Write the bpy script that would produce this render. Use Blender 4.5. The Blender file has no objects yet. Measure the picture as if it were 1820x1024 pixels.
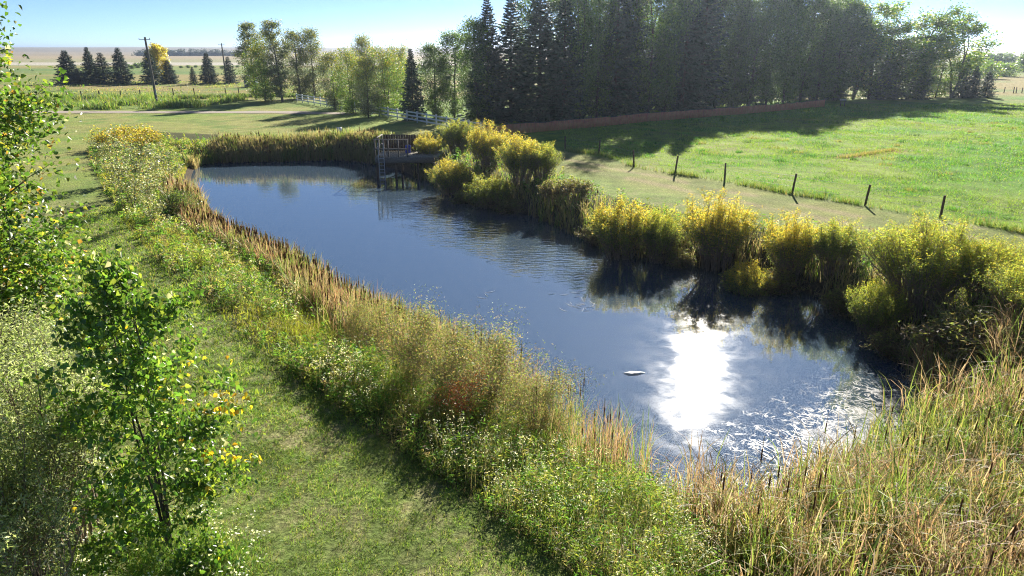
import bpy, math, random
import numpy as np
from math import radians as R
random.seed(7)
sc = bpy.context.scene
COL = sc.collection

# ------------------------------------------------------------------ camera, sky, sun, exposure
CAM_H, PITCH, FPX = 8.0, R(19.3), 1213.0      # drone height above the lawn, nose-down angle, focal length in 1820-px units
cam_d = bpy.data.cameras.new('camera'); cam = bpy.data.objects.new('camera', cam_d); COL.objects.link(cam)
cam.location = (0, 0, CAM_H); cam.rotation_euler = (math.pi/2-PITCH, 0, 0)
cam_d.sensor_width = 36; cam_d.lens = 36*FPX/1820; cam_d.clip_start = .1; cam_d.clip_end = 30000
sc.camera = cam
SUN_EL, SUN_AZ = R(25.7), R(16.8)             # azimuth clockwise from +Y
w = bpy.data.worlds.new('World'); sc.world = w; w.use_nodes = True
nt = w.node_tree; bg = nt.nodes['Background']
sky = nt.nodes.new('ShaderNodeTexSky'); sky.sky_type = 'NISHITA'; sky.sun_disc = False
sky.sun_elevation = SUN_EL; sky.sun_rotation = SUN_AZ
sky.altitude = 1500; sky.air_density = .5; sky.dust_density = 0; sky.ozone_density = 4.0
nt.links.new(sky.outputs[0], bg.inputs[0]); bg.inputs[1].default_value = .054
sd = bpy.data.lights.new('sun', 'SUN'); sun = bpy.data.objects.new('sun', sd); COL.objects.link(sun)
sd.energy = 5.0; sd.angle = R(.53); sd.color = (1, .93, .82)
sun.rotation_euler = (math.pi/2-SUN_EL, 0, math.pi-SUN_AZ); sun.location = (20, 60, 40)
sc.view_settings.view_transform = 'Standard'; sc.view_settings.look = 'None'
sc.view_settings.exposure = 1.42; sc.view_settings.gamma = 1
sc.render.engine = 'CYCLES'
cy = sc.cycles
cy.max_bounces = 8; cy.diffuse_bounces = 5; cy.glossy_bounces = 3; cy.transmission_bounces = 5; cy.transparent_max_bounces = 8
cy.caustics_reflective = False; cy.caustics_refractive = False; cy.use_denoising = True
cy.sample_clamp_indirect = 6; cy.denoising_prefilter = 'NONE'; cy.filter_width = 1.1

# ------------------------------------------------------------------ placing helpers
def at(px, py, z=0.0):
    """The point of the plane at height z that the photograph shows at a pixel."""
    a = (px-910)/FPX; b = (512-py)/FPX
    dy = math.cos(PITCH)+b*math.sin(PITCH); dz = -math.sin(PITCH)+b*math.cos(PITCH)
    t = (z-CAM_H)/dz
    return (a*t, dy*t)
def zat(py, Y):
    b = (512-py)/FPX
    return CAM_H+Y*(-math.sin(PITCH)+b*math.cos(PITCH))/(math.cos(PITCH)+b*math.sin(PITCH))
def ppm(Y):  # pixels per metre at depth Y along the ground
    return FPX/(Y*math.cos(PITCH)+CAM_H*math.sin(PITCH))

def _h(i, j, s):
    n = (i*374761393+j*668265263+s*974711) & 0x7fffffff
    n = ((n ^ (n >> 13))*1274126177) & 0x7fffffff
    return ((n ^ (n >> 16)) & 0xffff)/65535.0
def vnoise(x, y, s=0):
    x = np.asarray(x, float); y = np.asarray(y, float)
    i = np.floor(x).astype(np.int64); j = np.floor(y).astype(np.int64)
    u = x-i; v = y-j; u = u*u*(3-2*u); v = v*v*(3-2*v)
    return (_h(i, j, s)*(1-u)+_h(i+1, j, s)*u)*(1-v)+(_h(i, j+1, s)*(1-u)+_h(i+1, j+1, s)*u)*v
def fbm(x, y, s=0, o=3):
    r = 0; a = .5; t = 0
    for k in range(o):
        r = r+a*vnoise(np.asarray(x)*2**k, np.asarray(y)*2**k, s+k*17); t += a; a *= .5
    return r/t
def ss(a, b, x):
    t = np.clip((x-a)/(b-a), 0, 1); return t*t*(3-2*t)
def seg_dist(x, y, poly, closed=True):
    P = np.array(poly, float); Q = np.roll(P, -1, 0) if closed else P[1:]; P = P if closed else P[:-1]
    best = np.full(np.shape(x), 1e18)
    for (ax, ay), (bx, by) in zip(P, Q):
        dx, dy = bx-ax, by-ay
        t = np.clip(((x-ax)*dx+(y-ay)*dy)/(dx*dx+dy*dy+1e-12), 0, 1)
        best = np.minimum(best, (x-ax-t*dx)**2+(y-ay-t*dy)**2)
    return np.sqrt(best)
def inside(x, y, poly):
    c = np.zeros(np.shape(x), bool); n = len(poly)
    for k in range(n):
        (ax, ay), (bx, by) = poly[k], poly[(k+1) % n]
        if ay == by: continue
        c ^= ((ay > y) != (by > y)) & (x < (bx-ax)*(y-ay)/(by-ay)+ax)
    return c
def smooth(poly, it=2):
    for _ in range(it):
        q = []
        for k in range(len(poly)):
            a, b = poly[k], poly[(k+1) % len(poly)]
            q += [(a[0]*.75+b[0]*.25, a[1]*.75+b[1]*.25), (a[0]*.25+b[0]*.75, a[1]*.25+b[1]*.75)]
        poly = q
    return poly

WATER_Z = -1.5
POND_RAW = [(-27.5, 59.8), (-24.2, 51), (-19.2, 40.5), (-15.8, 34.6), (-12.2, 31.2), (-8.2, 26.8), (-5.2, 22.8), (-2.7, 20.2), (-.5, 18.6),
            (.9, 16.8), (2.1, 15), (3.2, 13.6), (4.6, 12.7), (6.4, 12.9), (8.4, 13.9), (10.2, 15.6), (12.2, 17.6), (13.1, 20.5), (13.1, 23.4),
            (12.4, 26.2), (10.6, 28.7), (7.4, 30.8), (4.6, 32.6), (3.4, 35.6), (1.7, 39.4), (-.4, 42.4), (-3, 45.6), (-5.4, 49.6), (-7.6, 53.6),
            (-9.6, 57.2), (-12.4, 60), (-15, 61.8), (-19.5, 61.2), (-23.8, 60.6)]
POND = smooth(POND_RAW, 2)
MOWN = [(-37.5, 62.5), (-36.1, 59.5), (-34.1, 55.2), (-25.5, 42.1), (-17.9, 31), (-13.2, 24.9), (-7.8, 18.4), (-3.8, 13.9), (-.6, 10.6), (.9, 8.9), (2, 6.5)]
TRACKSIDE = [(13, 5.5), (17.5, 14), (20.2, 21.5), at(1745, 470), at(1560, 440), at(1420, 410), at(1250, 385), at(1090, 350), at(1010, 322), at(975, 300),
             at(900, 262), at(800, 243), at(690, 246), at(560, 243), at(420, 240), at(300, 236), at(215, 228)]
BANK = MOWN+TRACKSIDE
FENCE = [at(1860, 422), at(1671, 388), at(1537, 365), at(1407, 346), at(1288, 321), at(1199, 311), at(1127, 296), at(1064, 275), at(1004, 268)]
REDF = [at(857, 243), at(950, 236), at(1050, 227), at(1150, 217), at(1250, 209), at(1360, 200), at(1465, 190)]

def pond_sd(x, y):
    d = seg_dist(x, y, POND); return np.where(inside(x, y, POND), -d, d)
def gz(x, y):
    x = np.asarray(x, float); y = np.asarray(y, float)
    d = pond_sd(x, y)
    right = ss(-4, 4, x-(y-26)*-.62-6)                    # the right-hand bank is the steeper one
    wdt = 4.6*(1-right)+2.4*right
    t = np.clip(d/wdt, 0, 1)
    z = WATER_Z-.05+(0-WATER_Z+.05)*(1-(1-t)**1.7)
    z = np.where(d < 0, WATER_Z-.05-np.clip(-d*.45, 0, 1.1), z)
    r = np.hypot(x, y)
    return z+(fbm(x*.35, y*.35, 3)-.5)*.14*ss(0, 3, d)*(1-ss(120, 300, r))
def gz1(x, y): return float(gz(np.array([x]), np.array([y]))[0])

# ------------------------------------------------------------------ mesh helpers
class MB:
    """Collects vertex, face and colour arrays and links them as one mesh object."""
    def __init__(s): s.V = []; s.F = []; s.C = []; s.n = 0
    def add(s, V, F, C):
        V = np.asarray(V, float).reshape(-1, 3); C = np.asarray(C, float)
        if C.ndim == 1: C = np.tile(C, (len(V), 1))
        s.V.append(V); s.F.append(np.asarray(F, np.int64)+s.n); s.C.append(C); s.n += len(V)
    def mesh(s, name, mats, shade=False):
        me = bpy.data.meshes.new(name)
        V = np.concatenate(s.V); C = np.concatenate(s.C)
        me.vertices.add(len(V)); me.vertices.foreach_set('co', V.astype(np.float32).ravel())
        nl = sum(f.size for f in s.F); npoly = sum(len(f) for f in s.F)
        loops = np.concatenate([f.ravel() for f in s.F]).astype(np.int32)
        sizes = np.concatenate([np.full(len(f), f.shape[1], np.int32) for f in s.F])
        starts = np.concatenate([[0], np.cumsum(sizes)[:-1]]).astype(np.int32)
        me.loops.add(nl); me.loops.foreach_set('vertex_index', loops)
        me.polygons.add(npoly); me.polygons.foreach_set('loop_start', starts); me.polygons.foreach_set('loop_total', sizes)
        if shade: me.polygons.foreach_set('use_smooth', np.ones(npoly, bool))
        a = me.attributes.new('col', 'FLOAT_COLOR', 'POINT')
        a.data.foreach_set('color', np.concatenate([C, np.ones((len(C), 1))], 1).astype(np.float32).ravel())
        me.update(calc_edges=True)
        me.materials.append(mats)
        return me
    def obj(s, name, mat, parent=None, shade=False):
        o = bpy.data.objects.new(name, s.mesh(name, mat, shade)); COL.objects.link(o)
        if parent: o.parent = parent
        return o
def tag(o, label=None, cat=None, group=None, kind=None):
    if label: o['label'] = label
    if cat: o['category'] = cat
    if group: o['group'] = group
    if kind: o['kind'] = kind
    return o
def thing(name, label, cat, loc=(0, 0, 0), rz=0, group=None):
    o = bpy.data.objects.new(name, None); COL.objects.link(o); o.empty_display_size = .3
    o.location = loc; o.rotation_euler = (0, 0, rz)
    return tag(o, label, cat, group)
def dup(root, loc, rz, scale, label, group=None):
    r = root.copy(); COL.objects.link(r); r.location = loc; r.rotation_euler = (0, 0, rz); r.scale = scale
    r['label'] = label
    if group: r['group'] = group
    elif 'group' in r: del r['group']
    for ch in list(root.children):
        c = ch.copy(); COL.objects.link(c); c.parent = r
        for g in ch.children:
            d = g.copy(); COL.objects.link(d); d.parent = c
    return r
def box(mb, c, s, col=(.5, .5, .5), rz=0, tilt=None):
    x, y, z = np.array(s)/2
    V = np.array([(-x, -y, -z), (x, -y, -z), (x, y, -z), (-x, y, -z), (-x, -y, z), (x, -y, z), (x, y, z), (-x, y, z)], float)
    if tilt is not None:
        V[:, 0] += V[:, 2]*tilt[0]; V[:, 1] += V[:, 2]*tilt[1]
    ca, sa = math.cos(rz), math.sin(rz)
    V = np.stack([V[:, 0]*ca-V[:, 1]*sa, V[:, 0]*sa+V[:, 1]*ca, V[:, 2]], 1)+np.array(c)
    mb.add(V, [(0, 3, 2, 1), (4, 5, 6, 7), (0, 1, 5, 4), (1, 2, 6, 5), (2, 3, 7, 6), (3, 0, 4, 7)], col)
def tube(mb, P, rad, sides=6, col=(.1, .08, .06), cap=True):
    P = np.asarray(P, float); n = len(P); rad = np.broadcast_to(np.asarray(rad, float), (n,))
    T = np.gradient(P, axis=0); T /= np.linalg.norm(T, axis=1, keepdims=True)+1e-9
    ref = np.array([0, 0, 1.]) if abs(T[0, 2]) < .9 else np.array([1., 0, 0])
    A = np.cross(T, ref); A /= np.linalg.norm(A, axis=1, keepdims=True)+1e-9
    B = np.cross(T, A)
    th = np.arange(sides)*2*math.pi/sides
    V = P[:, None]+rad[:, None, None]*(A[:, None]*np.cos(th)[None, :, None]+B[:, None]*np.sin(th)[None, :, None])
    F = [(i*sides+k, i*sides+(k+1) % sides, (i+1)*sides+(k+1) % sides, (i+1)*sides+k) for i in range(n-1) for k in range(sides)]
    mb.add(V.reshape(-1, 3), F, col)
    if cap:
        mb.add(V[-1], [tuple(range(sides))], col); mb.add(V[0], [tuple(range(sides))[::-1]], col)
def unit(v): return v/(np.linalg.norm(v, axis=-1, keepdims=True)+1e-9)
def leaves(mb, rng, P, L, W, col, droop=.3, flat=.5, six=False):
    """Leaf-sized faces: a kite (or a folded six-point leaf) per point, pointing outward and down by droop."""
    n = len(P); P = np.asarray(P, float)
    L = L*rng.uniform(.65, 1.25, n); W = W*rng.uniform(.7, 1.25, n)
    a = rng.normal(size=(n, 3)); a[:, 2] = a[:, 2]*.6-droop; a = unit(a)
    nn = rng.normal(size=(n, 3)); nn[:, 2] += flat*2
    b = unit(np.cross(a, nn)); c = np.cross(b, a)
    P0 = P-a*L[:, None]*.5; P1 = P+a*L[:, None]*.5
    if not six:
        M = P-a*L[:, None]*.08+c*W[:, None]*.12
        V = np.stack([P0, M-b*W[:, None]*.5, P1, M+b*W[:, None]*.5], 1)
        F = np.arange(n)[:, None]*4+np.arange(4)
        k = 4
    else:
        m1 = P-a*L[:, None]*.2+c*W[:, None]*.16; m2 = P+a*L[:, None]*.12+c*W[:, None]*.12
        P1 = P1-c*W[:, None]*.12
        V = np.stack([P0, m1-b*W[:, None]*.5, m2-b*W[:, None]*.38, P1, m2+b*W[:, None]*.38, m1+b*W[:, None]*.5], 1)
        i = np.arange(n)[:, None]*6
        F = np.concatenate([i+np.array([0, 1, 2, 3]), i+np.array([0, 3, 4, 5])]); k = 6
    C = np.repeat(np.asarray(col, float), k, 0)
    mb.add(V.reshape(-1, 3), F, C)
def blades(mb, rng, P, h, wd, colA, colB, bend=.3, droop=.0, seg=3, az=None, azs=None):
    """Ribbons that rise from P, lean, and hang over at the tip; colour runs from colA (foot) to colB (tip)."""
    n = len(P); P = np.asarray(P, float); wd = np.asarray(wd)*np.ones(n)
    az = rng.uniform(0, 2*math.pi, n) if az is None else az+(rng.normal(size=n)*azs)
    d = np.stack([np.cos(az), np.sin(az), np.zeros(n)], 1)
    fz = az+math.pi/2+rng.normal(size=n)*.5
    e = np.stack([np.cos(fz), np.sin(fz), np.zeros(n)], 1)
    be = bend*rng.uniform(.2, 1.6, n); dr = droop*rng.uniform(0, 1.8, n)
    rows = []; cols = []
    for k in range(seg+1):
        t = k/seg
        c = P+d*(h*be*(t**1.8)+h*dr*max(0, t-.6)*1.2)[:, None]
        c = c+np.array([0, 0, 1.])*(h*(t-.22*be*t*t)-h*dr*(max(0, t-.62)**2)*3.2)[:, None]
        wk = wd*(1-.55*t) if k < seg else wd*.12
        rows += [c-e*(wk*.5)[:, None], c+e*(wk*.5)[:, None]]
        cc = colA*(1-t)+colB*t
        cols += [cc, cc]
    m = 2*(seg+1)
    V = np.stack(rows, 1); C = np.stack(cols, 1)
    i = np.arange(n)[:, None]*m
    F = np.concatenate([i+np.array([2*k, 2*k+1, 2*k+3, 2*k+2]) for k in range(seg)])
    mb.add(V.reshape(-1, 3), F, C.reshape(-1, 3))
def pal(rng, n, cols, wts, jit=.18):
    cols = np.array(cols); k = rng.choice(len(cols), n, p=np.array(wts)/sum(wts))
    return cols[k]*rng.uniform(1-jit, 1+jit, (n, 1))*rng.uniform(.94, 1.06, (n, 3))

# ------------------------------------------------------------------ materials
def new_mat(name):
    m = bpy.data.materials.new(name); m.use_nodes = True
    return m, m.node_tree, m.node_tree.nodes['Principled BSDF'], m.node_tree.nodes['Material Output']
def foliage_mat(name, trans=.45, rough=.42, spec=.45, tint=(1.2, 1.2, .55), gain=1.42):
    m, t, p, out = new_mat(name); N = t.nodes; Lk = t.links.new
    at_ = N.new('ShaderNodeAttribute'); at_.attribute_name = 'col'
    gn = N.new('ShaderNodeVectorMath'); gn.operation = 'SCALE'; gn.inputs['Scale'].default_value = gain; Lk(at_.outputs['Color'], gn.inputs[0])
    Lk(gn.outputs[0], p.inputs['Base Color'])
    p.inputs['Roughness'].default_value = rough; p.inputs['Specular IOR Level'].default_value = spec
    tr = N.new('ShaderNodeBsdfTranslucent')
    mu = N.new('ShaderNodeMix'); mu.data_type = 'RGBA'; mu.blend_type = 'MULTIPLY'; mu.inputs[0].default_value = 1
    Lk(at_.outputs['Color'], mu.inputs[6]); mu.inputs[7].default_value = (*[c*1.65*gain for c in tint], 1)
    Lk(mu.outputs[2], tr.inputs[0])
    mx = N.new('ShaderNodeMixShader'); mx.inputs[0].default_value = trans
    Lk(p.outputs[0], mx.inputs[1]); Lk(tr.outputs[0], mx.inputs[2]); Lk(mx.outputs[0], out.inputs[0])
    return m
def noise_mat(name, c1, c2, scale=6, rough=.85, stretch=(1, 1, 1), bump=.3, spec=.2, attr=False):
    m, t, p, out = new_mat(name); N = t.nodes; Lk = t.links.new
    tc = N.new('ShaderNodeTexCoord'); mp = N.new('ShaderNodeMapping'); mp.inputs['Scale'].default_value = stretch
    Lk(tc.outputs['Object'], mp.inputs[0])
    no = N.new('ShaderNodeTexNoise'); no.inputs['Scale'].default_value = scale; no.inputs['Detail'].default_value = 6
    Lk(mp.outputs[0], no.inputs[0])
    cr = N.new('ShaderNodeValToRGB'); cr.color_ramp.elements[0].position = .33; cr.color_ramp.elements[1].position = .68
    cr.color_ramp.elements[0].color = (*c1, 1); cr.color_ramp.elements[1].color = (*c2, 1)
    Lk(no.outputs[0], cr.inputs[0]); Lk(cr.outputs[0], p.inputs['Base Color'])
    p.inputs['Roughness'].default_value = rough; p.inputs['Specular IOR Level'].default_value = spec
    b = N.new('ShaderNodeBump'); b.inputs['Strength'].default_value = bump; b.inputs['Distance'].default_value = .02
    Lk(no.outputs[0], b.inputs['Height']); Lk(b.outputs[0], p.inputs['Normal'])
    return m
M = {}
M['leaf'] = foliage_mat('leaf')
M['glossy_leaf'] = foliage_mat('glossy_leaf', trans=.46, rough=.36, spec=.55, gain=1.3)
M['needle'] = foliage_mat('needle', trans=.15, rough=.6, spec=.3, tint=(1, 1, .7))
M['reed'] = foliage_mat('reed', trans=.45, rough=.5, spec=.35, tint=(1.05, 1.05, .8), gain=1.25)
M['tree_leaf'] = foliage_mat('tree_leaf', trans=.42, rough=.5, spec=.35, tint=(1.1, 1.12, .65), gain=1.3)
M['willow_leaf'] = foliage_mat('willow_leaf', trans=.54, rough=.55, spec=.25, tint=(1.1, 1.1, .6), gain=1.6)
M['grass'] = foliage_mat('grass', trans=.45, rough=.55, spec=.3, tint=(1.15, 1.2, .6))
M['bark'] = noise_mat('bark', (.05, .04, .032), (.16, .135, .11), 5, stretch=(4, 4, 1))
M['twig'] = noise_mat('twig', (.15, .11, .085), (.3, .235, .18), 8, stretch=(3, 3, 1))
M['pale_bark'] = noise_mat('pale_bark', (.16, .15, .12), (.36, .34, .29), 5, stretch=(3, 3, 1))
M['grey_wood'] = noise_mat('grey_wood', (.10, .09, .08), (.22, .2, .175), 7, stretch=(6, 6, 1))
M['dark_wood'] = noise_mat('dark_wood', (.06, .04, .03), (.14, .095, .065), 7, stretch=(6, 6, 1))
M['white_paint'] = noise_mat('white_paint', (.62, .63, .64), (.8, .8, .79), 4, rough=.5, bump=.1)
M['wire'] = noise_mat('wire', (.18, .17, .16), (.3, .29, .28), 20, rough=.45)
M['metal'] = noise_mat('metal', (.35, .36, .37), (.55, .56, .57), 9, rough=.4, bump=.05)
M['red_slat'] = noise_mat('red_slat', (.68, .2, .1), (.8, .32, .18), 3, rough=.7)
M['blue_plastic'] = noise_mat('blue_plastic', (.01, .03, .28), (.02, .05, .4), 4, rough=.35, bump=.02, spec=.5)
M['blue_paint'] = noise_mat('blue_paint', (.07, .1, .17), (.11, .15, .23), 3, rough=.6)
M['gravel'] = noise_mat('gravel', (.24, .2, .16), (.40, .35, .29), 9, rough=.95, bump=.5)

# ground: land cover per vertex, broken up by fine noise in the shader
gm, t_, p_, o_ = new_mat('ground'); N = t_.nodes; Lk = t_.links.new
a_ = N.new('ShaderNodeAttribute'); a_.attribute_name = 'col'
tc = N.new('ShaderNodeTexCoord')
n1 = N.new('ShaderNodeTexNoise'); n1.inputs['Scale'].default_value = 9; n1.inputs['Detail'].default_value = 8; n1.inputs['Roughness'].default_value = .7
n2 = N.new('ShaderNodeTexNoise'); n2.inputs['Scale'].default_value = .8; n2.inputs['Detail'].default_value = 6
Lk(tc.outputs['Object'], n1.inputs[0]); Lk(tc.outputs['Object'], n2.inputs[0])
r1 = N.new('ShaderNodeMapRange'); r1.inputs[1].default_value = .3; r1.inputs[2].default_value = .7; r1.inputs[3].default_value = .4; r1.inputs[4].default_value = 1.55
r2 = N.new('ShaderNodeMapRange'); r2.inputs[1].default_value = .3; r2.inputs[2].default_value = .7; r2.inputs[3].default_value = .82; r2.inputs[4].default_value = 1.18
Lk(n1.outputs[0], r1.inputs[0]); Lk(n2.outputs[0], r2.inputs[0])
mm = N.new('ShaderNodeMath'); mm.operation = 'MULTIPLY'; Lk(r1.outputs[0], mm.inputs[0]); Lk(r2.outputs[0], mm.inputs[1])
vm = N.new('ShaderNodeVectorMath'); vm.operation = 'SCALE'; Lk(a_.outputs['Color'], vm.inputs[0]); Lk(mm.outputs[0], vm.inputs['Scale'])
Lk(vm.outputs[0], p_.inputs['Base Color']); p_.inputs['Roughness'].default_value = .95; p_.inputs['Specular IOR Level'].default_value = .1
bp = N.new('ShaderNodeBump'); bp.inputs['Strength'].default_value = .9; bp.inputs['Distance'].default_value = .11
Lk(n1.outputs[0], bp.inputs['Height']); Lk(bp.outputs[0], p_.inputs['Normal'])
M['ground'] = gm

# water: dark murky body, calm film with ripples where the attribute 'col' says so
wm, t_, p_, o_ = new_mat('pond_water'); N = t_.nodes; Lk = t_.links.new
a_ = N.new('ShaderNodeAttribute'); a_.attribute_name = 'col'
sp = N.new('ShaderNodeSeparateColor'); Lk(a_.outputs['Color'], sp.inputs[0])
tc = N.new('ShaderNodeTexCoord'); mp = N.new('ShaderNodeMapping'); mp.inputs['Scale'].default_value = (1.0, 2.6, 1); mp.inputs['Rotation'].default_value = (0, 0, R(-8))
Lk(tc.outputs['Object'], mp.inputs[0])
n1 = N.new('ShaderNodeTexNoise'); n1.inputs['Scale'].default_value = 1.7; n1.inputs['Detail'].default_value = 2.5; n1.inputs['Roughness'].default_value = .45
n2 = N.new('ShaderNodeTexNoise'); n2.inputs['Scale'].default_value = .5; n2.inputs['Detail'].default_value = 3
Lk(mp.outputs[0], n1.inputs[0]); Lk(mp.outputs[0], n2.inputs[0])
b1 = N.new('ShaderNodeBump'); b1.inputs['Distance'].default_value = .05
mr = N.new('ShaderNodeMapRange'); mr.inputs[3].default_value = .02; mr.inputs[4].default_value = .7
Lk(sp.outputs[0], mr.inputs[0]); Lk(mr.outputs[0], b1.inputs['Strength']); Lk(n1.outputs[0], b1.inputs['Height'])
b2 = N.new('ShaderNodeBump'); b2.inputs['Distance'].default_value = .1; b2.inputs['Strength'].default_value = .03
Lk(n2.outputs[0], b2.inputs['Height']); Lk(b1.outputs[0], b2.inputs['Normal']); Lk(b2.outputs[0], p_.inputs['Normal'])
p_.inputs['Base Color'].default_value = (.052, .082, .118, 1)
p_.inputs['IOR'].default_value = 3.5; p_.inputs['Specular IOR Level'].default_value = .5
n4 = N.new('ShaderNodeTexNoise'); n4.inputs['Scale'].default_value = 1.3; n4.inputs['Detail'].default_value = 8; n4.inputs['Distortion'].default_value = .4; Lk(tc.outputs['Object'], n4.inputs[0])
mr4 = N.new('ShaderNodeMapRange'); mr4.inputs[1].default_value = .4; mr4.inputs[2].default_value = .62; mr4.inputs[3].default_value = .034; mr4.inputs[4].default_value = .058; Lk(n4.outputs[0], mr4.inputs[0]); Lk(mr4.outputs[0], p_.inputs['Roughness'])
M['water'] = wm

# ------------------------------------------------------------------ ground sheet
def axis(lo, hi, steps):
    out = [lo]
    for end, st in steps:
        n = max(1, int(round((end-out[-1])/st)))
        out += list(np.linspace(out[-1], end, n+1)[1:])
    g = (out[-1]-out[-2])
    while out[-1] < hi:
        g *= 1.07; out.append(out[-1]+g)
    return np.array(out)
ys = axis(-15, 9000, [(5, 1), (26, .16), (66, .27), (135, .5)])
xr = axis(0, 9000, [(24, .22), (50, .35), (95, .6)])
xs = np.concatenate([-xr[:0:-1], xr])
GX, GY = np.meshgrid(xs, ys)
x = GX.ravel(); y = GY.ravel()
rad = np.hypot(x, y)
hill = (ss(900, 3200, y)*(8+9*fbm(x*.0006, y*.0006, 41, 3)))*ss(600, 2500, rad)
hill += ss(1500, 2600, y)*4*fbm(x*.0015+9, y*.001, 43, 2)
z = gz(x, y)+hill
d = pond_sd(x, y)
def mixc(c, new, k):
    return c*(1-k[:, None])+np.array(new)*k[:, None]
nA = fbm(x*.5, y*.5, 1, 3); nB = fbm(x*1.7, y*1.7, 2, 3); nC = fbm(x*.12, y*.12, 5, 3)
nD = fbm(x*.03, y*.05, 8, 3); nE = fbm(x*4, y*4, 11, 2)
c = np.tile(np.array((.17, .22, .05)), (len(x), 1))                       # lawn
c = mixc(c, (.22, .21, .075), ss(.4, .65, nC)*.8); c = mixc(c, (.09, .17, .035), ss(.5, .7, nA)*.6)
c = c*1.3; near = 1-ss(28, 50, y)                                                       # mown strip beside the pond: thinner turf, thatch
c = mixc(c, (.17, .235, .06), near*.85); c = mixc(c, (.36, .3, .17), near*ss(.44, .64, .6*nE+.4*nB)*.7); c = mixc(c, (.11, .15, .04), near*ss(.5, .64, nA)*.45)
# pasture right of the wire fence
fa, fb = np.array(FENCE[0]), np.array(FENCE[-1]); fd = (fb-fa)/np.linalg.norm(fb-fa); fn = np.array((fd[1], -fd[0]))
if fn[0] < 0: fn = -fn
fs = (x-fa[0])*fn[0]+(y-fa[1])*fn[1]
fs = fs+ss(57, 75, y)*(-5)
past = ss(-.5, .6, fs+(nB-.5)*1.2)*(1-ss(108, 122, y-(x-46)*.28))*ss(-14, -8, x+ (y-60)*.4)*ss(0, 4, d)
c = mixc(c, (.115, .25, .03), past); c = mixc(c, (.24, .31, .04), past*np.maximum(ss(.42, .62, nC)*.75, .7*(1-ss(3, 16, fs)))); c = mixc(c, (.065, .17, .03), past*ss(.5, .64, .6*nA+.4*nB)*.8); c = mixc(c, (.2, .2, .08), past*ss(.56, .66, .5*nB+.5*nC)*.5)
c = mixc(c, (.34, .27, .10), past*ss(.6, .7, nD+.12*(nB-.5))*.5)
dry = np.exp(-((seg_dist(x, y, [at(1500, 279), at(1590, 268)], False))/.8)**2); c = mixc(c, (.32, .2, .08), np.clip(dry*1.3, 0, 1))
mow = (1+.10*np.sin(fs*2.3+2.5*nC)*ss(1, 6, fs)*(1-ss(20, 45, fs))); c = c*(1+(mow-1)*past)[:, None]
# dry track between the fence and the shrubs
tr = ss(-7.5, -5.5, fs+(nB-.5)*1.5)*(1-ss(-1.6, -.4, fs+(nB-.5)*1.2))*ss(24, 30, y+ .6*x)*(1-ss(58, 66, y))
c = mixc(c, (.24, .26, .075), tr*.85); c = mixc(c, (.32, .26, .145), .8*tr*np.exp(-((fs+3.0+(nA-.5))/.45)**2)*.9)
c = mixc(c, (.32, .26, .145), .8*tr*np.exp(-((fs+4.9+(nA-.5))/.5)**2)*.9); c = mixc(c, (.17, .22, .055), tr*ss(.45, .62, nA)*.7)
# bank under the weeds
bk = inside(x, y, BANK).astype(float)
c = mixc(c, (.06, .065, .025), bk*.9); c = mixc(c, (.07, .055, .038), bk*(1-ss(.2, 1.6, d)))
# rough country beyond the gravel road
ro = ss(93, 97, y-.0*x)*(1-past)*ss(8, -2, x-60) if False else ss(96.5, 98, y)*(1-past)
c = mixc(c, (.13, .20, .04), ro*ss(100, 104, y)*.7)
ry = ss(112, 122, y+(nC-.5)*14)
c = mixc(c, (.20, .235, .06), ry*ro); c = mixc(c, (.30, .245, .10), ry*ro*ss(.42, .6, nD)*.9); c = mixc(c, (.12, .22, .05), ry*ro*ss(.55, .7, nC)*.6)
c = mixc(c, (.10, .2, .05), ss(230, 250, y)*(1-ss(300, 330, y))*ss(.4, .6, nD)*.8)
c = mixc(c, (.44, .41, .35), ss(360, 385, y+30*(nD-.5))*(1-ss(440, 470, y))*ss(60, -60, x-60)*.9)      # pale alkali flat
fld = ss(440, 470, y); c = mixc(c, (.31, .25, .15), fld); c = mixc(c, (.22, .27, .12), fld*(1-ss(520, 700, y))*ss(-400, -260, -x-0)*.5)
f2 = ss(900, 940, y); c = mixc(c, (.26, .215, .14), f2); c = mixc(c, (.18, .155, .11), ss(1500, 1700, y+600*(fbm(x*.0012, y*.0008, 77)-.5))*.8)
c = mixc(c, (.19, .2, .13), ss(2600, 2700, y)*.8)
mb = MB(); nx, ny = len(xs), len(ys)
i = (np.arange(ny-1)[:, None]*nx+np.arange(nx-1)[None]).ravel()
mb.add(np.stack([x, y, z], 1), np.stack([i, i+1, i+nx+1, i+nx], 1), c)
tag(mb.obj('ground', M['ground'], shade=True), 'grassy ground with lawn, pasture, mown strip and far stubble fields', 'ground', kind='structure')

# gravel road across the back of the lawn
mb = MB(); xs_ = np.linspace(-160, -20.5, 120)
rows = []
for xx in xs_:
    yc = 94.2-.0004*(xx+60)**2*.15+ss(-34, -20, xx)*-2.2
    hw = 1.7+.25*math.sin(xx*.7)*.4
    rows.append([(xx, yc+k*hw, .03 + .1*(1-abs(k))*.3) for k in (-1, -.5, 0, .5, 1)])
V = np.array(rows); n = len(rows)
V[:, :, 2] += gz(V[:, :, 0], V[:, :, 1])
i = (np.arange(n-1)[:, None]*5+np.arange(4)[None]).ravel()
mb.add(V.reshape(-1, 3), np.stack([i, i+5, i+6, i+1], 1), (.3, .27, .22))
tag(mb.obj('gravel_road', M['gravel'], shade=True), 'pale gravel road crossing behind the far lawn', 'road', kind='structure')

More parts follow.
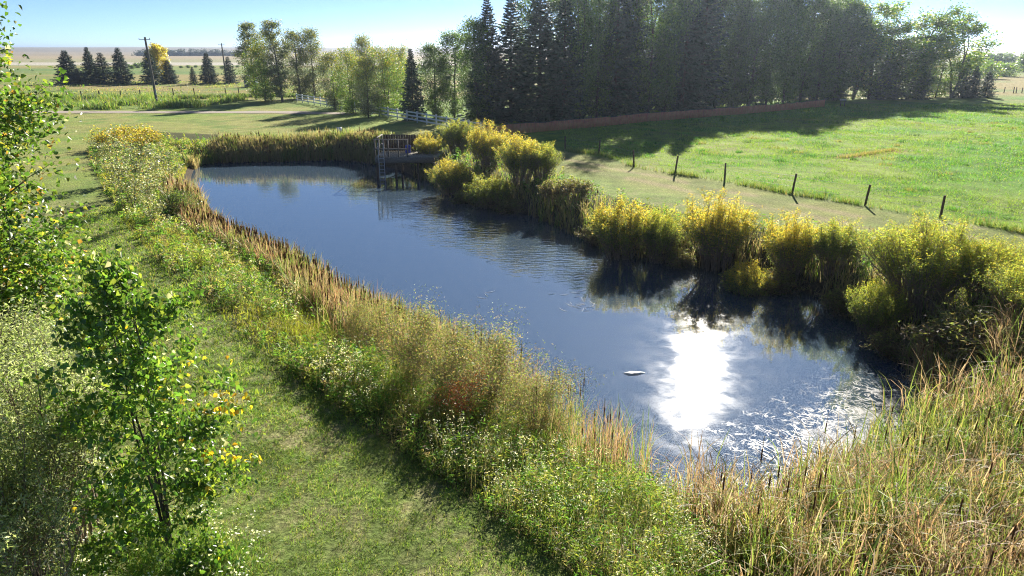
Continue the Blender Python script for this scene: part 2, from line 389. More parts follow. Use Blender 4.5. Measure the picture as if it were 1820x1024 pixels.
# water sheet
mb = MB()
wx = np.linspace(-31, 16, 160); wy = np.linspace(10, 65, 190)
WX, WY = np.meshgrid(wx, wy); X_ = WX.ravel(); Y_ = WY.ravel()
RIP = [at(690, 335, -1.5), at(780, 340, -1.5), at(1000, 400, -1.5), at(1090, 450, -1.5), at(1095, 520, -1.5), at(1000, 495, -1.5), at(850, 455, -1.5), at(715, 415, -1.5)]
rs = seg_dist(X_, Y_, RIP); rs = np.where(inside(X_, Y_, RIP), rs, -rs)
rip = ss(-1.6, 1.4, rs+(fbm(X_*.5, Y_*.9, 31)-.5)*3.2)*.9
rip = np.maximum(rip, .11*ss(30, 45, Y_)*fbm(X_*.3, Y_*.7, 32))
nx, ny = len(wx), len(wy); i = (np.arange(ny-1)[:, None]*nx+np.arange(nx-1)[None]).ravel()
keep = pond_sd(X_, Y_)[i] < 2.0
i = i[keep]
mb.add(np.stack([X_, Y_, np.full(len(X_), WATER_Z)], 1), np.stack([i, i+1, i+nx+1, i+nx], 1), np.stack([rip, rip*0, rip*0], 1))
tag(mb.obj('water', M['water'], shade=True), 'dark blue pond water mirroring the sky and the low sun', 'water', kind='structure')

# ------------------------------------------------------------------ tree and shrub builders
def fit(wood, fol, h, cr):
    """Scales a grown plant so that its foliage ends at height h and radius cr."""
    P = np.concatenate(fol.V); fz = h/np.percentile(P[:, 2], 99.7); fr = cr/np.percentile(np.hypot(P[:, 0], P[:, 1]), 97)
    for m in (wood, fol):
        for V in m.V: V *= np.array([fr, fr, fz])
    return wood, fol
def woody(seed, h, cr, tr=.16, leaders=1, lspread=.15, limbs=26, t0=.15, prof=None, up=.45, N=6000, L=.2, W=.13, pals=None, sub=5,
          sig=.16, droop=.3, six=False, ycol=None, bare=0, lean=0, hang=.0, limb_r=.35, sides=5, spiky=0, edge=None):
    """Returns (wood, foliage) mesh builders of a broadleaf tree: leaders, limbs, twigs, and leaves clumped along the twigs."""
    rng = np.random.default_rng(seed)
    wood, fol = MB(), MB()
    prof = prof or (lambda t: math.sin(math.pi*min(1, max(0, t))**.8)**.7)
    segs = []; tints = []
    for k in range(leaders):
        hk = h*(1 if k == 0 else rng.uniform(.78, .98)); az = rng.uniform(0, 6.28)
        off = lspread*h*(0 if leaders == 1 else rng.uniform(.5, 1.1))
        n = 9; t = np.linspace(0, 1, n)
        wob = np.cumsum(rng.normal(size=(n, 2))*h*.012, 0)
        P = np.stack([math.cos(az)*off*t**.8+wob[:, 0]*t+lean*h*t**2, math.sin(az)*off*t**.8+wob[:, 1]*t, hk*t-.15*(t == 0)], 1)
        trk = tr*(1 if leaders == 1 else .7)
        tube(wood, P, trk*(1-t*.93)**.9, 7 if leaders == 1 else sides, (.1, .1, .1))
        for j in range(limbs//leaders):
            tt = t0+(1-t0)*((j+rng.uniform(0, 1))/(limbs//leaders))*.985
            s0 = np.array([np.interp(tt, t, P[:, q]) for q in range(3)])
            a2 = j*2.4+rng.normal()*.5
            Rr = max(.12*cr, cr*prof((tt-t0)/(1-t0))*rng.uniform(.65, 1.15))
            m = np.linspace(0, 1, 5)
            hgt = up*Rr*rng.uniform(.6, 1.3)*(.25+1.0*tt)
            Q = s0+np.stack([np.cos(a2)*Rr*m, np.sin(a2)*Rr*m, hgt*(m**1.3)-hang*Rr*m**3], 1)
            Q[1:] += rng.normal(size=(4, 3))*Rr*.06
            r0 = max(trk*(1-tt*.93)*limb_r, .008 if h < 7 else .018)
            tube(wood, Q, r0*(1-m*.8), sides if h > 7 else 4, (.1, .1, .1), cap=False)
            tint = rng.normal()
            if rng.random() < bare: continue
            segs.append((Q[1], Q[3], tint, .7)); segs.append((Q[2], Q[4], tint, 1.))
            for q in range(sub):
                f = rng.uniform(.3, 1); b0 = np.array([np.interp(f, m, Q[:, v]) for v in range(3)])
                dv = (Q[-1]-Q[0])/Rr+rng.normal(size=3)*.8; dv[2] += .2-hang
                b1 = b0+unit(dv)*Rr*rng.uniform(.25, .5)
                tube(wood, np.array([b0, (b0+b1)/2+rng.normal(size=3)*.03*Rr, b1]), [r0*.4, r0*.3, r0*.12], 3, (.1, .1, .1), cap=False)
                segs.append((b0, b1, tint+rng.normal()*.5, 1.4))
    if spiky:
        for q in range(spiky):
            a2 = rng.uniform(0, 6.28); r_ = cr*rng.uniform(0, .6); s0 = np.array([r_*math.cos(a2), r_*math.sin(a2), h*rng.uniform(.7, .85)])
            e0 = s0+np.array([rng.normal()*.3+.2*math.cos(a2), rng.normal()*.3+.2*math.sin(a2), 1])*h*rng.uniform(.15, .3)
            tube(wood, np.array([s0, (s0+e0)/2+rng.normal(size=3)*.12, e0]), [.05, .035, .012], 4, (.1, .1, .1), cap=False)
    A = np.array([s[0] for s in segs]); B = np.array([s[1] for s in segs]); T = np.array([s[2] for s in segs]); Wt = np.array([s[3] for s in segs])
    k = rng.choice(len(segs), N, p=Wt/Wt.sum())
    f = rng.uniform(0, 1, (N, 1))
    P = A[k]*(1-f)+B[k]*f+rng.normal(size=(N, 3))*sig*cr*np.array([1, 1, .8])
    P[:, 2] = np.maximum(P[:, 2], .12)
    colr = pal(rng, N, *pals)
    colr = colr*(1+.16*np.clip(T[k], -1.6, 1.6))[:, None]
    if ycol is not None:
        yc, lo, hi, amt = ycol
        kk = (ss(lo, hi, P[:, 2]/h+rng.normal(size=N)*.07+.05*T[k])*amt > rng.uniform(0, 1, N))
        colr[kk] = pal(rng, int(kk.sum()), *yc)
    if edge is not None:   # one side's twig ends turned
        kk = (P[:, 0] > .62*cr) & (P[:, 2] > .25*h) & (P[:, 2] < .72*h) & (rng.random(N) < .42) & (np.sin(P[:, 2]*7+P[:, 1]*4) > 0)
        colr[kk] = pal(rng, int(kk.sum()), *edge)
    leaves(fol, rng, P, L, W, np.clip(colr, .004, .9), droop=droop, six=six)
    return fit(wood, fol, h, cr)
def spruce(seed, h, cr, N=26, dens=20, bare=.02, top=1.):
    rng = np.random.default_rng(seed); wood, fol = MB(), MB()
    tube(wood, [(0, 0, -.2), (0, 0, h*.5), (0, 0, h*.99)], [cr*.075, cr*.045, .012], 7, (.1, .1, .1))
    Ps, hs = [], []
    for lv in range(N+8):
        t = (lv/(N+8))**.93
        zb = h*(bare+(1-bare)*t)*.985
        Lb = cr*((1-t)**.85)*rng.uniform(.85, 1.1)+.10*cr*.6
        nb = rng.integers(6, 9)
        a0 = rng.uniform(0, 6.28)
        for b in range(nb):
            a = a0+b*2*math.pi/nb+rng.normal()*.18; Lb2 = Lb*rng.uniform(.72, 1.12)
            m = np.linspace(0, 1, 4); dr = .34*(1-t)+.0
            Q = np.stack([math.cos(a)*Lb2*m, math.sin(a)*Lb2*m, zb+Lb2*(-dr*m+.22*m**2.2+.25*t*m)], 1)
            tube(wood, Q, np.array([.035, .028, .018, .006])*cr/2.2, 3, (.08, .07, .06), cap=False)
            K = int(dens*(.35+.65*Lb2/cr))+4
            f = rng.uniform(.08, 1.03, K)
            ctr = np.stack([np.interp(f, m, Q[:, q]) for q in range(3)], 1)
            side = np.where(rng.random(K) < .5, -1, 1)
            ax = np.stack([np.cos(a+side*rng.uniform(.35, 1.0, K)), np.sin(a+side*rng.uniform(.35, 1.0, K)), rng.uniform(-.6, .08, K)], 1)
            ax = unit(ax); ln = Lb2*(.42-.2*f)*rng.uniform(.6, 1.2, K)+.10
            wv = unit(np.cross(ax, rng.normal(size=(K, 3))*.5+np.array([0, 0, 1.])))*(.07+.05*cr/2.5)
            V = np.stack([ctr-wv*.6, ctr+ax*(ln*.6)[:, None]-wv, ctr+ax*ln[:, None], ctr+ax*(ln*.6)[:, None]+wv], 1)
            Fa = np.arange(K)[:, None]*4+np.arange(4)
            cl = pal(rng, K, [(.028, .052, .034), (.04, .07, .042), (.055, .085, .06)], [4, 3, 1.5])
            fol.add(V.reshape(-1, 3), Fa, np.repeat(cl, 4, 0))
    return wood, fol
def clumpshrub(seed, h, cr, stems=45, N=9000, L=.13, W=.032, lo=None, hi=None, base=.25, ylo=.45, yhi=.85, dead=.12, spread=.9, sig=.05, droop=-.25):
    """Willow-like shrub: many thin stems fanning from a narrow foot, slim leaves, the sunny tops turned yellow."""
    rng = np.random.default_rng(seed); wood, fol = MB(), MB()
    SP = []
    for s in range(stems):
        a = rng.uniform(0, 6.28); q = math.sqrt(rng.random())
        f0 = np.array([math.cos(a), math.sin(a)])*cr*base*rng.uniform(.2, 1.2)
        hh = h*(1-.32*q*q)*rng.uniform(.72, 1.05)
        e = np.array([math.cos(a), math.sin(a)])*cr*spread*q+rng.normal(size=2)*cr*.08
        t = np.linspace(0, 1, 6)
        P = np.stack([f0[0]+(e[0]-f0[0])*t**1.25, f0[1]+(e[1]-f0[1])*t**1.25, hh*t], 1)
        P[1:-1] += rng.normal(size=(4, 3))*.05; P[0, 2] = -.5
        tube(wood, P, .02*(h/2.6)*(1-t*.85), 4, (.1, .1, .1), cap=False)
        SP.append((P, rng.normal()))
        for b in range(4):
            f = rng.uniform(.35, .85); b0 = np.array([np.interp(f, t, P[:, v]) for v in range(3)])
            dv = unit(np.array([rng.normal()*.5, rng.normal()*.5, 1.2])); b1 = b0+dv*h*rng.uniform(.12, .28)
            tube(wood, np.array([b0, b1]), [.008, .004], 3, (.1, .1, .1), cap=False)
            SP.append((np.array([b0, b0*.75+b1*.25, b0*.5+b1*.5, b0*.3+b1*.7, b0*.15+b1*.85, b1]), rng.normal()))
    k = rng.integers(0, len(SP), N); f = rng.uniform(.2, 1.03, N)**.75
    A = np.stack([s[0] for s in SP]); ti = np.array([s[1] for s in SP])
    g = np.clip(f*5, 0, 4.999); i0 = g.astype(int); fr = (g-i0)[:, None]
    P = A[k, i0]*(1-fr)+A[k, np.minimum(i0+1, 5)]*fr+rng.normal(size=(N, 3))*sig*cr
    P[:, 2] = np.maximum(P[:, 2], .05)
    col = pal(rng, N, *lo)
    yy = ss(ylo, yhi, P[:, 2]/h+.06*ti[k]+rng.normal(size=N)*.07) > rng.uniform(0, 1, N)
    col[yy] = pal(rng, int(yy.sum()), *hi)
    dd = (rng.random(N) < dead) & (P[:, 2] < h*.5); col[dd] = pal(rng, int(dd.sum()), [(.2, .14, .08), (.15, .1, .07)], [1, 1])
    leaves(fol, rng, P, L, W, np.clip(col*(1+.12*ti[k])[:, None], .004, .9), droop=droop, flat=.2)
    return fit(wood, fol, h, cr)
def plant(name, label, cat, built, loc, rz=0, scale=(1, 1, 1), group=None, mats=('leaf', 'bark'), parts=('trunk', 'crown')):
    root = thing(name, label, cat, loc, rz, group); root.scale = scale
    built[0].obj(parts[0], M[mats[1]], root); built[1].obj(parts[1], M[mats[0]], root)
    return root
GREEN = [(.05, .105, .022), (.075, .14, .03), (.12, .17, .035), (.035, .07, .02)]
class Kind:
    """One built mesh set, placed many times."""
    def __init__(s, name, cat, built, h, cr, mats=('leaf', 'bark'), parts=('trunk', 'crown')):
        s.name, s.cat, s.built, s.h, s.cr, s.mats, s.parts, s.first = name, cat, built, h, cr, mats, parts, None
    def put(s, x, y, h, cr, label, group=None, rz=None, z=None):
        rz = random.uniform(0, 6.28) if rz is None else rz
        z = gz1(x, y) if z is None else z
        scl = (cr/s.cr, cr/s.cr, h/s.h)
        if s.first is None:
            s.first = plant(s.name, label, s.cat, s.built, (x, y, z), rz, scl, group, s.mats, s.parts); return s.first
        return dup(s.first, (x, y, z), rz, scl, label, group)
def place(kind, px, pbase, ptop, halfpx, label, group=None, z=0, dY=0, rz=None):
    x, y = at(px, pbase, z)
    k = (y+dY)/y; x *= k; y *= k
    h = zat(ptop, y)-z
    return kind.put(x, y, h, halfpx/ppm(y), label, group, rz)

ovl = lambda t: max(.12, math.sin(math.pi*(t*.86+.09))**.8)
pop = lambda t: max(.1, (1-t)**.55*(.55+.45*min(1, t*4)))
K_SPR = [Kind('spruce_tree', 'spruce', spruce(11, 9, 2.3), 9, 2.3, ('needle', 'bark')),
         Kind('spruce_tree', 'spruce', spruce(12, 9, 2.3, N=22, dens=17), 9, 2.3, ('needle', 'bark')),
         Kind('spruce_tree', 'spruce', spruce(13, 16, 2.9, N=38, dens=24, bare=.06), 16, 2.9, ('needle', 'bark')),
         Kind('spruce_tree', 'spruce', spruce(14, 16, 2.9, N=34, dens=24, bare=.04), 16, 2.9, ('needle', 'bark'))]
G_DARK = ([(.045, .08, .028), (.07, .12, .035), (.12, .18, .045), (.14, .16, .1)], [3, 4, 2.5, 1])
G_SILV = ([(.07, .095, .05), (.12, .145, .085), (.2, .22, .16), (.16, .14, .07)], [4, 4, 2, 1])
G_YEL = ([(.08, .12, .025), (.17, .2, .035), (.3, .26, .04), (.36, .25, .05)], [3, 4, 3, 1])
G_BRI = ([(.06, .12, .025), (.11, .18, .03), (.18, .23, .045), (.26, .24, .05)], [3, 4, 2, .7])
Y_ALL = ([(.3, .26, .05), (.27, .24, .05), (.32, .29, .08), (.28, .2, .05)], [3, 3, 2, 1])
KT = lambda seed, h, cr, p, **k: woody(seed, h, cr, pals=p, **k)
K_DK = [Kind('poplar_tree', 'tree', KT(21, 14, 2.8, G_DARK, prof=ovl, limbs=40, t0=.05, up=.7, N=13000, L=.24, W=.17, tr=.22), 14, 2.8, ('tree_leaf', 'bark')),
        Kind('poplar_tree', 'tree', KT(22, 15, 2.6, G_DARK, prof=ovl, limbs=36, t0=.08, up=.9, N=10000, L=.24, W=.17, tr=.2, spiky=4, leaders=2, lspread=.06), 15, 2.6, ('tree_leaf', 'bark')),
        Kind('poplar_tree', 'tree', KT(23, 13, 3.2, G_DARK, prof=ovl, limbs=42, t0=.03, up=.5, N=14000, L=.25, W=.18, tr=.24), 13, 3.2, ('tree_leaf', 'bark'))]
K_SV = [Kind('poplar_tree', 'tree', KT(31, 13, 2.0, G_SILV, prof=ovl, limbs=40, t0=.06, up=1.0, N=10500, L=.22, W=.15, tr=.2, ycol=(G_YEL, .5, .95, .35)), 13, 2.0, ('tree_leaf', 'bark')),
        Kind('poplar_tree', 'tree', KT(32, 12, 2.4, G_SILV, prof=ovl, limbs=40, t0=.05, up=.8, N=10500, L=.22, W=.15, tr=.2, sig=.2, ycol=(G_YEL, .45, .95, .55)), 12, 2.4, ('tree_leaf', 'bark'))]
K_YG = [Kind('broadleaf_tree', 'tree', KT(41, 9, 3.0, G_BRI, prof=ovl, limbs=44, t0=.05, up=.45, N=13000, L=.2, W=.13, tr=.17, ycol=(G_YEL, .45, .95, .7), leaders=2, lspread=.1), 9, 3.0, ('tree_leaf', 'bark')),
        Kind('broadleaf_tree', 'tree', KT(42, 9, 2.8, G_SILV, prof=ovl, limbs=42, t0=.06, up=.5, N=12000, L=.2, W=.13, tr=.16, ycol=(G_YEL, .55, 1., .6), spiky=6), 9, 2.8, ('tree_leaf', 'bark'))]
K_WND = [Kind('windswept_tree', 'tree', KT(51, 13, 3.0, G_BRI, prof=ovl, limbs=30, t0=.14, up=1.0, N=7000, L=.26, W=.2, tr=.2, bare=.25, lean=.12, spiky=7, leaders=3, lspread=.14), 13, 3.0, ('leaf', 'bark')),
         Kind('windswept_tree', 'tree', KT(52, 12, 2.8, G_BRI, prof=ovl, limbs=26, t0=.2, up=1.1, N=4600, L=.26, W=.2, tr=.2, bare=.35, lean=.16, spiky=9, leaders=3, lspread=.16), 12, 2.8, ('leaf', 'bark'))]

# spruces standing in a row in the rough field, far left
for kk, (px, top, hw, lab) in enumerate([
        (125, 88, 25, 'blue green spruce nearest the big leafy tree at the left end of the field row'),
        (143, 122, 20, 'low broad spruce tucked beside the first spruce of the field row'),
        (165, 82, 17, 'tall spruce of a touching pair in the field row, the one with the higher tip'),
        (187, 92, 22, 'broad spruce leaning into its taller twin in the field row'),
        (219, 83, 21, 'bluish spruce with a forked double tip standing alone left of the leaning pole'),
        (271, 87, 22, 'dark dense spruce right behind the leaning utility pole'),
        (303, 106, 17, 'open spruce with drooping branches right beside the yellow tree'),
        (345, 118, 9, 'smallest narrow spruce in the field row'),
        (373, 92, 18, 'spire topped spruce left of the far utility pole'),
        (410, 99, 16, 'spruce standing directly at the far utility pole')]):
    place(K_SPR[kk % 2], px, 149, top, hw, lab, 'spruces in a row across the rough field')
plant('aspen_tree', 'golden yellow autumn tree glowing behind the dark spruce by the pole', 'tree',
      KT(61, 9.2, 2.6, Y_ALL, prof=ovl, limbs=34, t0=.12, up=.6, N=9000, L=.34, W=.28, tr=.15), (*at(287, 147), 0))
# deciduous clump beside the gravel road
for k, px, base, top, hw, lab in [
        (K_SV[0], 456, 177, 40, 27, 'grey green poplar with a thin top at the left edge of the roadside clump'),
        (K_YG[0], 472, 180, 66, 34, 'bushy yellow tinged tree at the left foot of the roadside clump'),
        (K_SV[0], 502, 181, 37, 27, 'tallest slim silver poplar of the roadside clump with a dark fork'),
        (K_SV[1], 534, 175, 54, 32, 'poplar with yellowing top in the middle of the roadside clump'),
        (K_SV[1], 560, 174, 50, 28, 'golden topped poplar at the right side of the roadside clump above the white fence')]:
    place(k, px, base, top, hw, lab, 'poplars of the roadside clump')
for k, px, base, top, hw, lab in [
        (K_YG[1], 596, 196, 92, 30, 'orange tinted round tree behind the gap in the white fence'),
        (K_YG[0], 628, 202, 84, 36, 'grey green low tree left of the bare topped tree by the white fence'),
        (K_YG[1], 652, 185, 62, 26, 'tree with bare spiky twigs poking out above its neighbours'),
        (K_YG[0], 690, 206, 80, 46, 'wide bright yellow green tree in front of the white fence'),
        (K_YG[1], 655, 209, 100, 34, 'soft grey green tree with low trunks at the lawn edge'),
        (K_YG[0], 712, 190, 78, 30, 'light green tree crown behind the narrow dark spruce')]:
    place(k, px, base, top, hw, lab, 'low trees along the white board fence')
place(K_SPR[0], 735, 214, 84, 24, 'narrow dark spruce standing alone before the white board fence')
for k, px, base, top, hw, lab in [
        (K_DK[2], 775, 214, 78, 36, 'dark round poplar directly above the right run of white fence'),
        (K_DK[0], 808, 214, 56, 36, 'dark poplar climbing towards the tall spruces'),
        (K_DK[2], 850, 224, 34, 40, 'dark grey green poplar at the corner of the red fence'),
        (K_SPR[2], 868, 222, -6, 44, 'tall spruce whose whole tip shows at the left end of the dark grove'),
        (K_SPR[3], 908, 222, -12, 52, 'tall spruce standing second from the left end of the dark grove'),
        (K_SPR[2], 958, 220, -40, 56, 'huge dark spruce with its tip cut off by the top of the photo'),
        (K_DK[1], 930, 205, -30, 40, 'loose poplar showing sky between the two leftmost big spruces')]:
    place(k, px, base, top, hw, lab, dY=3)
# the dark grove behind the red slat fence
gp = 'trees of the dark grove behind the red fence'
same = {0: 'dark spruce in the middle of the dense grove behind the red slat fence', 1: 'tall shaded poplar in the middle of the dense grove behind the red slat fence'}
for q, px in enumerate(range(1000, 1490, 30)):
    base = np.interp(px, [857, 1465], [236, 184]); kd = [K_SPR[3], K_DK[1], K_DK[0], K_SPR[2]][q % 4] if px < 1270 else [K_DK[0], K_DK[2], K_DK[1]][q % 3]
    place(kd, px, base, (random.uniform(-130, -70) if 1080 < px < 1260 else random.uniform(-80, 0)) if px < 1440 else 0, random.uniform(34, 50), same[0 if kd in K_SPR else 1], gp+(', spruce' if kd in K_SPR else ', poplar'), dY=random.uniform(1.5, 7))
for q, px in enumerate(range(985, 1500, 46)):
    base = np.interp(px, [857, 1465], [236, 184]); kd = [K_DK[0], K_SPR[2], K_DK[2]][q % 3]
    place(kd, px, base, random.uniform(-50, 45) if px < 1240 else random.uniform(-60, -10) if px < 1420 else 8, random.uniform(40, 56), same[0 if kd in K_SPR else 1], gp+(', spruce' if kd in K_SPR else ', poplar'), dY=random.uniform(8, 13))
for k, px, base, top, hw, lab in [
        (K_DK[0], 1468, 178, -14, 46, 'yellow green topped poplar at the right shoulder of the dark grove'),
        (K_WND[0], 1515, 178, 2, 56, 'leafy windswept tree just right of the end of the red fence'),
        (K_DK[2], 1545, 178, 40, 60, 'dense dark tree behind the small white topped rail'),
        (K_WND[0], 1590, 178, 8, 54, 'windswept tree with clumps of light green leaves above the pasture edge'),
        (K_DK[2], 1612, 178, 62, 56, 'low dense tree filling the pasture edge right of the grove'),
        (K_WND[1], 1640, 176, 12, 50, 'sparse windswept tree with bare branches among green tufts'),
        (K_YG[0], 1662, 174, 70, 44, 'rounded green tree over the pale tree trunks'),
        (K_WND[1], 1690, 175, 24, 54, 'half bare windswept tree at the right end of the grove'),
        (K_SPR[1], 1706, 175, 100, 18, 'dark young spruce at the right end of the grove, the taller one'),
        (K_SPR[0], 1725, 175, 116, 18, 'dark young spruce in the middle of the three at the grove end'),
        (K_SPR[1], 1750, 174, 126, 17, 'outermost small spruce beside the right wire fence'),
        (K_SPR[0], 1570, 178, 96, 30, 'shaded spruce half hidden under the windswept trees'),
        (K_SPR[1], 1630, 178, 104, 24, 'shaded small spruce low among the pasture edge trees')]:
    place(k, px, base, top, hw, lab, dY=1.5)
# trees and bushes far right beyond the pasture
K_BUSH = Kind('round_bush', 'bush', KT(71, 3, 2.2, G_BRI, limbs=22, t0=.02, up=.5, N=1600, L=.34, W=.26, tr=.08, sig=.25), 3, 2.2)
K_FAR = Kind('round_bush', 'bush', KT(72, 3, 2.4, G_DARK, limbs=22, t0=.02, up=.4, N=1300, L=.5, W=.4, tr=.08, sig=.25), 3, 2.4)
for px, base, top, hw, lab in [(1755, 140, 108, 26, 'light green round bush left of its twin in the far right meadow'),
                               (1786, 136, 110, 26, 'light green round bush nearest the right edge of the photo'),
                               (1735, 136, 100, 22, 'pale bush rising behind the outermost small spruce')]:
    place(K_BUSH, px, base, top, hw, lab)
for px, base, top, hw, lab in [(1745, 118, 92, 40, 'long hazy bush hump on the right below the horizon'), (1775, 118, 94, 36, 'hazy far bush at the end of the hump under the right horizon'),
                               (1818, 128, 94, 16, 'dark bush cut by the right edge of the photo')]:
    place(K_FAR, px, base, top, hw, lab)
for px, base, hw in [(244, 121, 9), (253, 119, 8), (235, 122, 6), (322, 121, 4), (335, 121, 5), (348, 120, 4), (422, 120, 4), (437, 121, 4), (395, 122, 5), (228, 119, 5)]:
    place(K_FAR, px, base, base-hw*1.1, hw, 'small dark bush dotted across the pale far plain', 'dark bushes dotted across the far plain')
plant('low_bush', 'bright green low bush at the foot of the leaning utility pole', 'bush',
      KT(73, 1.1, 2.1, G_BRI, limbs=30, t0=.02, up=.25, N=3500, L=.2, W=.14, tr=.04, sig=.22), (*at(295, 189), 0))
# shelterbelt on the horizon, one dark line of far trees
mb = MB(); rng = np.random.default_rng(5)
for lo_, hi_, n_ in [(246, 275, 30), (292, 436, 170)]:
    for q in range(n_):
        px = rng.uniform(lo_, hi_); X_, Y_ = at(px, 99.5); big = rng.random() < .3
        hh = rng.uniform(5, 8.5) if big else rng.uniform(2.5, 4.5); nL = 70
        P = np.stack([X_+rng.normal(size=nL)*(1.4 if big else 3), Y_+rng.normal(size=nL)*3, rng.uniform(0, 1, nL)*hh], 1)
        leaves(mb, rng, P, 1.5, 1.2, pal(rng, nL, [(.035, .055, .035), (.05, .07, .04)], [1, 1]))
tag(mb.obj('shelterbelt', M['needle']), 'long dark shelterbelt line of far trees under the horizon', 'trees', kind='stuff')

# ------------------------------------------------------------------ shrubs on the right bank
W_LO = ([(.07, .105, .03), (.10, .135, .04), (.14, .16, .05), (.17, .14, .07)], [3, 4, 3, 1])
W_HI = ([(.32, .25, .05), (.25, .235, .05), (.38, .27, .05), (.17, .19, .05)], [4, 3, 1.5, 3])
W_HG = ([(.21, .22, .045), (.28, .25, .05), (.14, .19, .045), (.33, .25, .05)], [4, 2, 3, .6])
KW = [Kind('willow_shrub', 'shrub', clumpshrub(81, 2.8, 1.7, stems=95, N=26000, L=.11, W=.024, sig=.035, droop=-.5,  lo=W_LO, hi=W_HI), 2.8, 1.7, ('willow_leaf', 'twig'), ('stem', 'foliage')),
      Kind('willow_shrub', 'shrub', clumpshrub(82, 2.8, 1.7, stems=85, N=24000, L=.11, W=.024, sig=.035, droop=-.5,  lo=W_LO, hi=W_HI, ylo=.35, yhi=.75), 2.8, 1.7, ('willow_leaf', 'twig'), ('stem', 'foliage')),
      Kind('willow_shrub', 'shrub', clumpshrub(83, 2.8, 1.8, stems=95, N=26000, L=.11, W=.024, sig=.035, droop=-.5,  lo=W_LO, hi=W_HG, ylo=.5, yhi=.95), 2.8, 1.8, ('willow_leaf', 'twig'), ('stem', 'foliage')),
      Kind('willow_shrub', 'shrub', clumpshrub(84, 3.4, 2.6, stems=150, N=52000, L=.1, W=.022, sig=.03, droop=-.5, lo=W_LO, hi=W_HG, ylo=.35, yhi=.8), 3.4, 2.6, ('willow_leaf', 'twig'), ('stem', 'foliage'))]
for k, px, pb, pt, hw, lab in [
        (KW[1], 762, 298, 246, 28, 'golden willow shrub right behind the wooden dock'),
        (KW[2], 815, 290, 234, 34, 'tall yellow green willow shrub in front of the white corner post'),
        (KW[0], 800, 330, 262, 38, 'willow shrub hanging over the water right of the dock'),
        (KW[1], 868, 320, 240, 42, 'willow shrub with the brightest yellow crown in the dock side clump'),
        (KW[0], 925, 345, 262, 44, 'yellow topped willow shrub at the right end of the dock side clump'),
        (KW[2], 868, 352, 285, 44, 'low greyish willow shrub leaning to the water in the dock side clump'),
        (KW[2], 962, 345, 280, 34, 'grey green leafy shrub ending the dock side clump before the grass gap')]:
    place(k, px, pb, pt, hw, lab, 'willow shrubs beside the dock', z=-.9)
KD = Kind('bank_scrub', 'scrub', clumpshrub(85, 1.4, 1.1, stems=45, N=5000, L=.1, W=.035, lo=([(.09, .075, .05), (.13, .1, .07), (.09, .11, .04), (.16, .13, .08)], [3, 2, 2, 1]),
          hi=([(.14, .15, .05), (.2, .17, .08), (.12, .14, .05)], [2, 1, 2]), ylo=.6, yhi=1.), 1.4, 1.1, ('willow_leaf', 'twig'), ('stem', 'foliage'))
for k, px, pb, pt, hw, lab in [
        (KW[0], 1105, 432, 322, 58, 'yellow tipped willow shrub first after the grass gap on the right bank'),
        (KW[2], 1172, 440, 340, 42, 'green willow shrub between two yellower ones below the fence posts'),
        (KW[1], 1275, 452, 320, 66, 'tall willow shrub with orange yellow tips in the middle of the right bank'),
        (KW[1], 1405, 478, 360, 52, 'yellow willow shrub on the right bank below the dry track'),
        (KW[2], 1478, 490, 400, 50, 'rounded dull green willow shrub just before the big gap of shade'),
        (KW[0], 1330, 490, 400, 44, 'low green willow shrub in front between the yellow ones'),
        (KW[3], 1630, 560, 402, 100, 'largest bright yellow green willow shrub on the near right bank'),
        (KW[2], 1555, 562, 452, 48, 'lower side shrub clinging to the left flank of the largest willow'),
        (KW[3], 1745, 575, 470, 84, 'green willow shrub right of the largest one beside the dry track'),
        (KW[3], 1830, 640, 500, 90, 'grass green willow shrub cut by the right edge of the photo'),
        (KD, 1700, 640, 550, 90, 'low shaded scrub over the dark water near the cattails')]:
    place(k, px, pb, pt, hw, lab, None if k is KD else 'willow shrubs along the right bank', z=-.8)
# low dark scrub between the clumps
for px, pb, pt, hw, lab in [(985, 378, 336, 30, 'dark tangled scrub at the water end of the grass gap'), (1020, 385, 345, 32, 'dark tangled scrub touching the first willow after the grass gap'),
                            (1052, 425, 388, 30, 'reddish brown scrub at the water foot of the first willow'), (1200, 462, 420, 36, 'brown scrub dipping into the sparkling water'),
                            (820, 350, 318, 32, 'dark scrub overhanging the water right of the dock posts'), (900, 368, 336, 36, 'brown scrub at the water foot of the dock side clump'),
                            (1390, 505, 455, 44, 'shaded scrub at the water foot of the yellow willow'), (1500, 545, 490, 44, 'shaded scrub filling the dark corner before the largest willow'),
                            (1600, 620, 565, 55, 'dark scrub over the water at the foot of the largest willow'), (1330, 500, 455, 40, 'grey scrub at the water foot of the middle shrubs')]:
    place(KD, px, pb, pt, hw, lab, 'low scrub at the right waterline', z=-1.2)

# ------------------------------------------------------------------ shrubs on the left bank and near bank
plant('golden_shrub', 'golden yellow shrub at the far left corner of the pond', 'shrub',
      clumpshrub(91, 2.2, 3.0, stems=70, N=7000, L=.16, W=.07, lo=([(.24, .2, .05), (.14, .18, .05)], [1, 1]), hi=([(.3, .24, .045), (.28, .19, .04), (.18, .21, .05)], [3, 2, 3]), base=.6, ylo=.2, yhi=.6),
      (*at(232, 268, -.2), -.3), mats=('leaf', 'twig'), parts=('stem', 'foliage'))
SILVER = ([(.24, .25, .22), (.36, .36, .34), (.11, .15, .06), (.17, .18, .08), (.3, .18, .07)], [2.5, 1.5, 4, 2.5, .8])
KS = Kind('young_poplar', 'young tree', KT(92, 3.6, 1.1, SILVER, prof=ovl, limbs=26, t0=.15, up=1.2, N=2200, L=.13, W=.1, tr=.05, droop=-.1, leaders=2, lspread=.1), 3.6, 1.1, ('glossy_leaf', 'bark'))
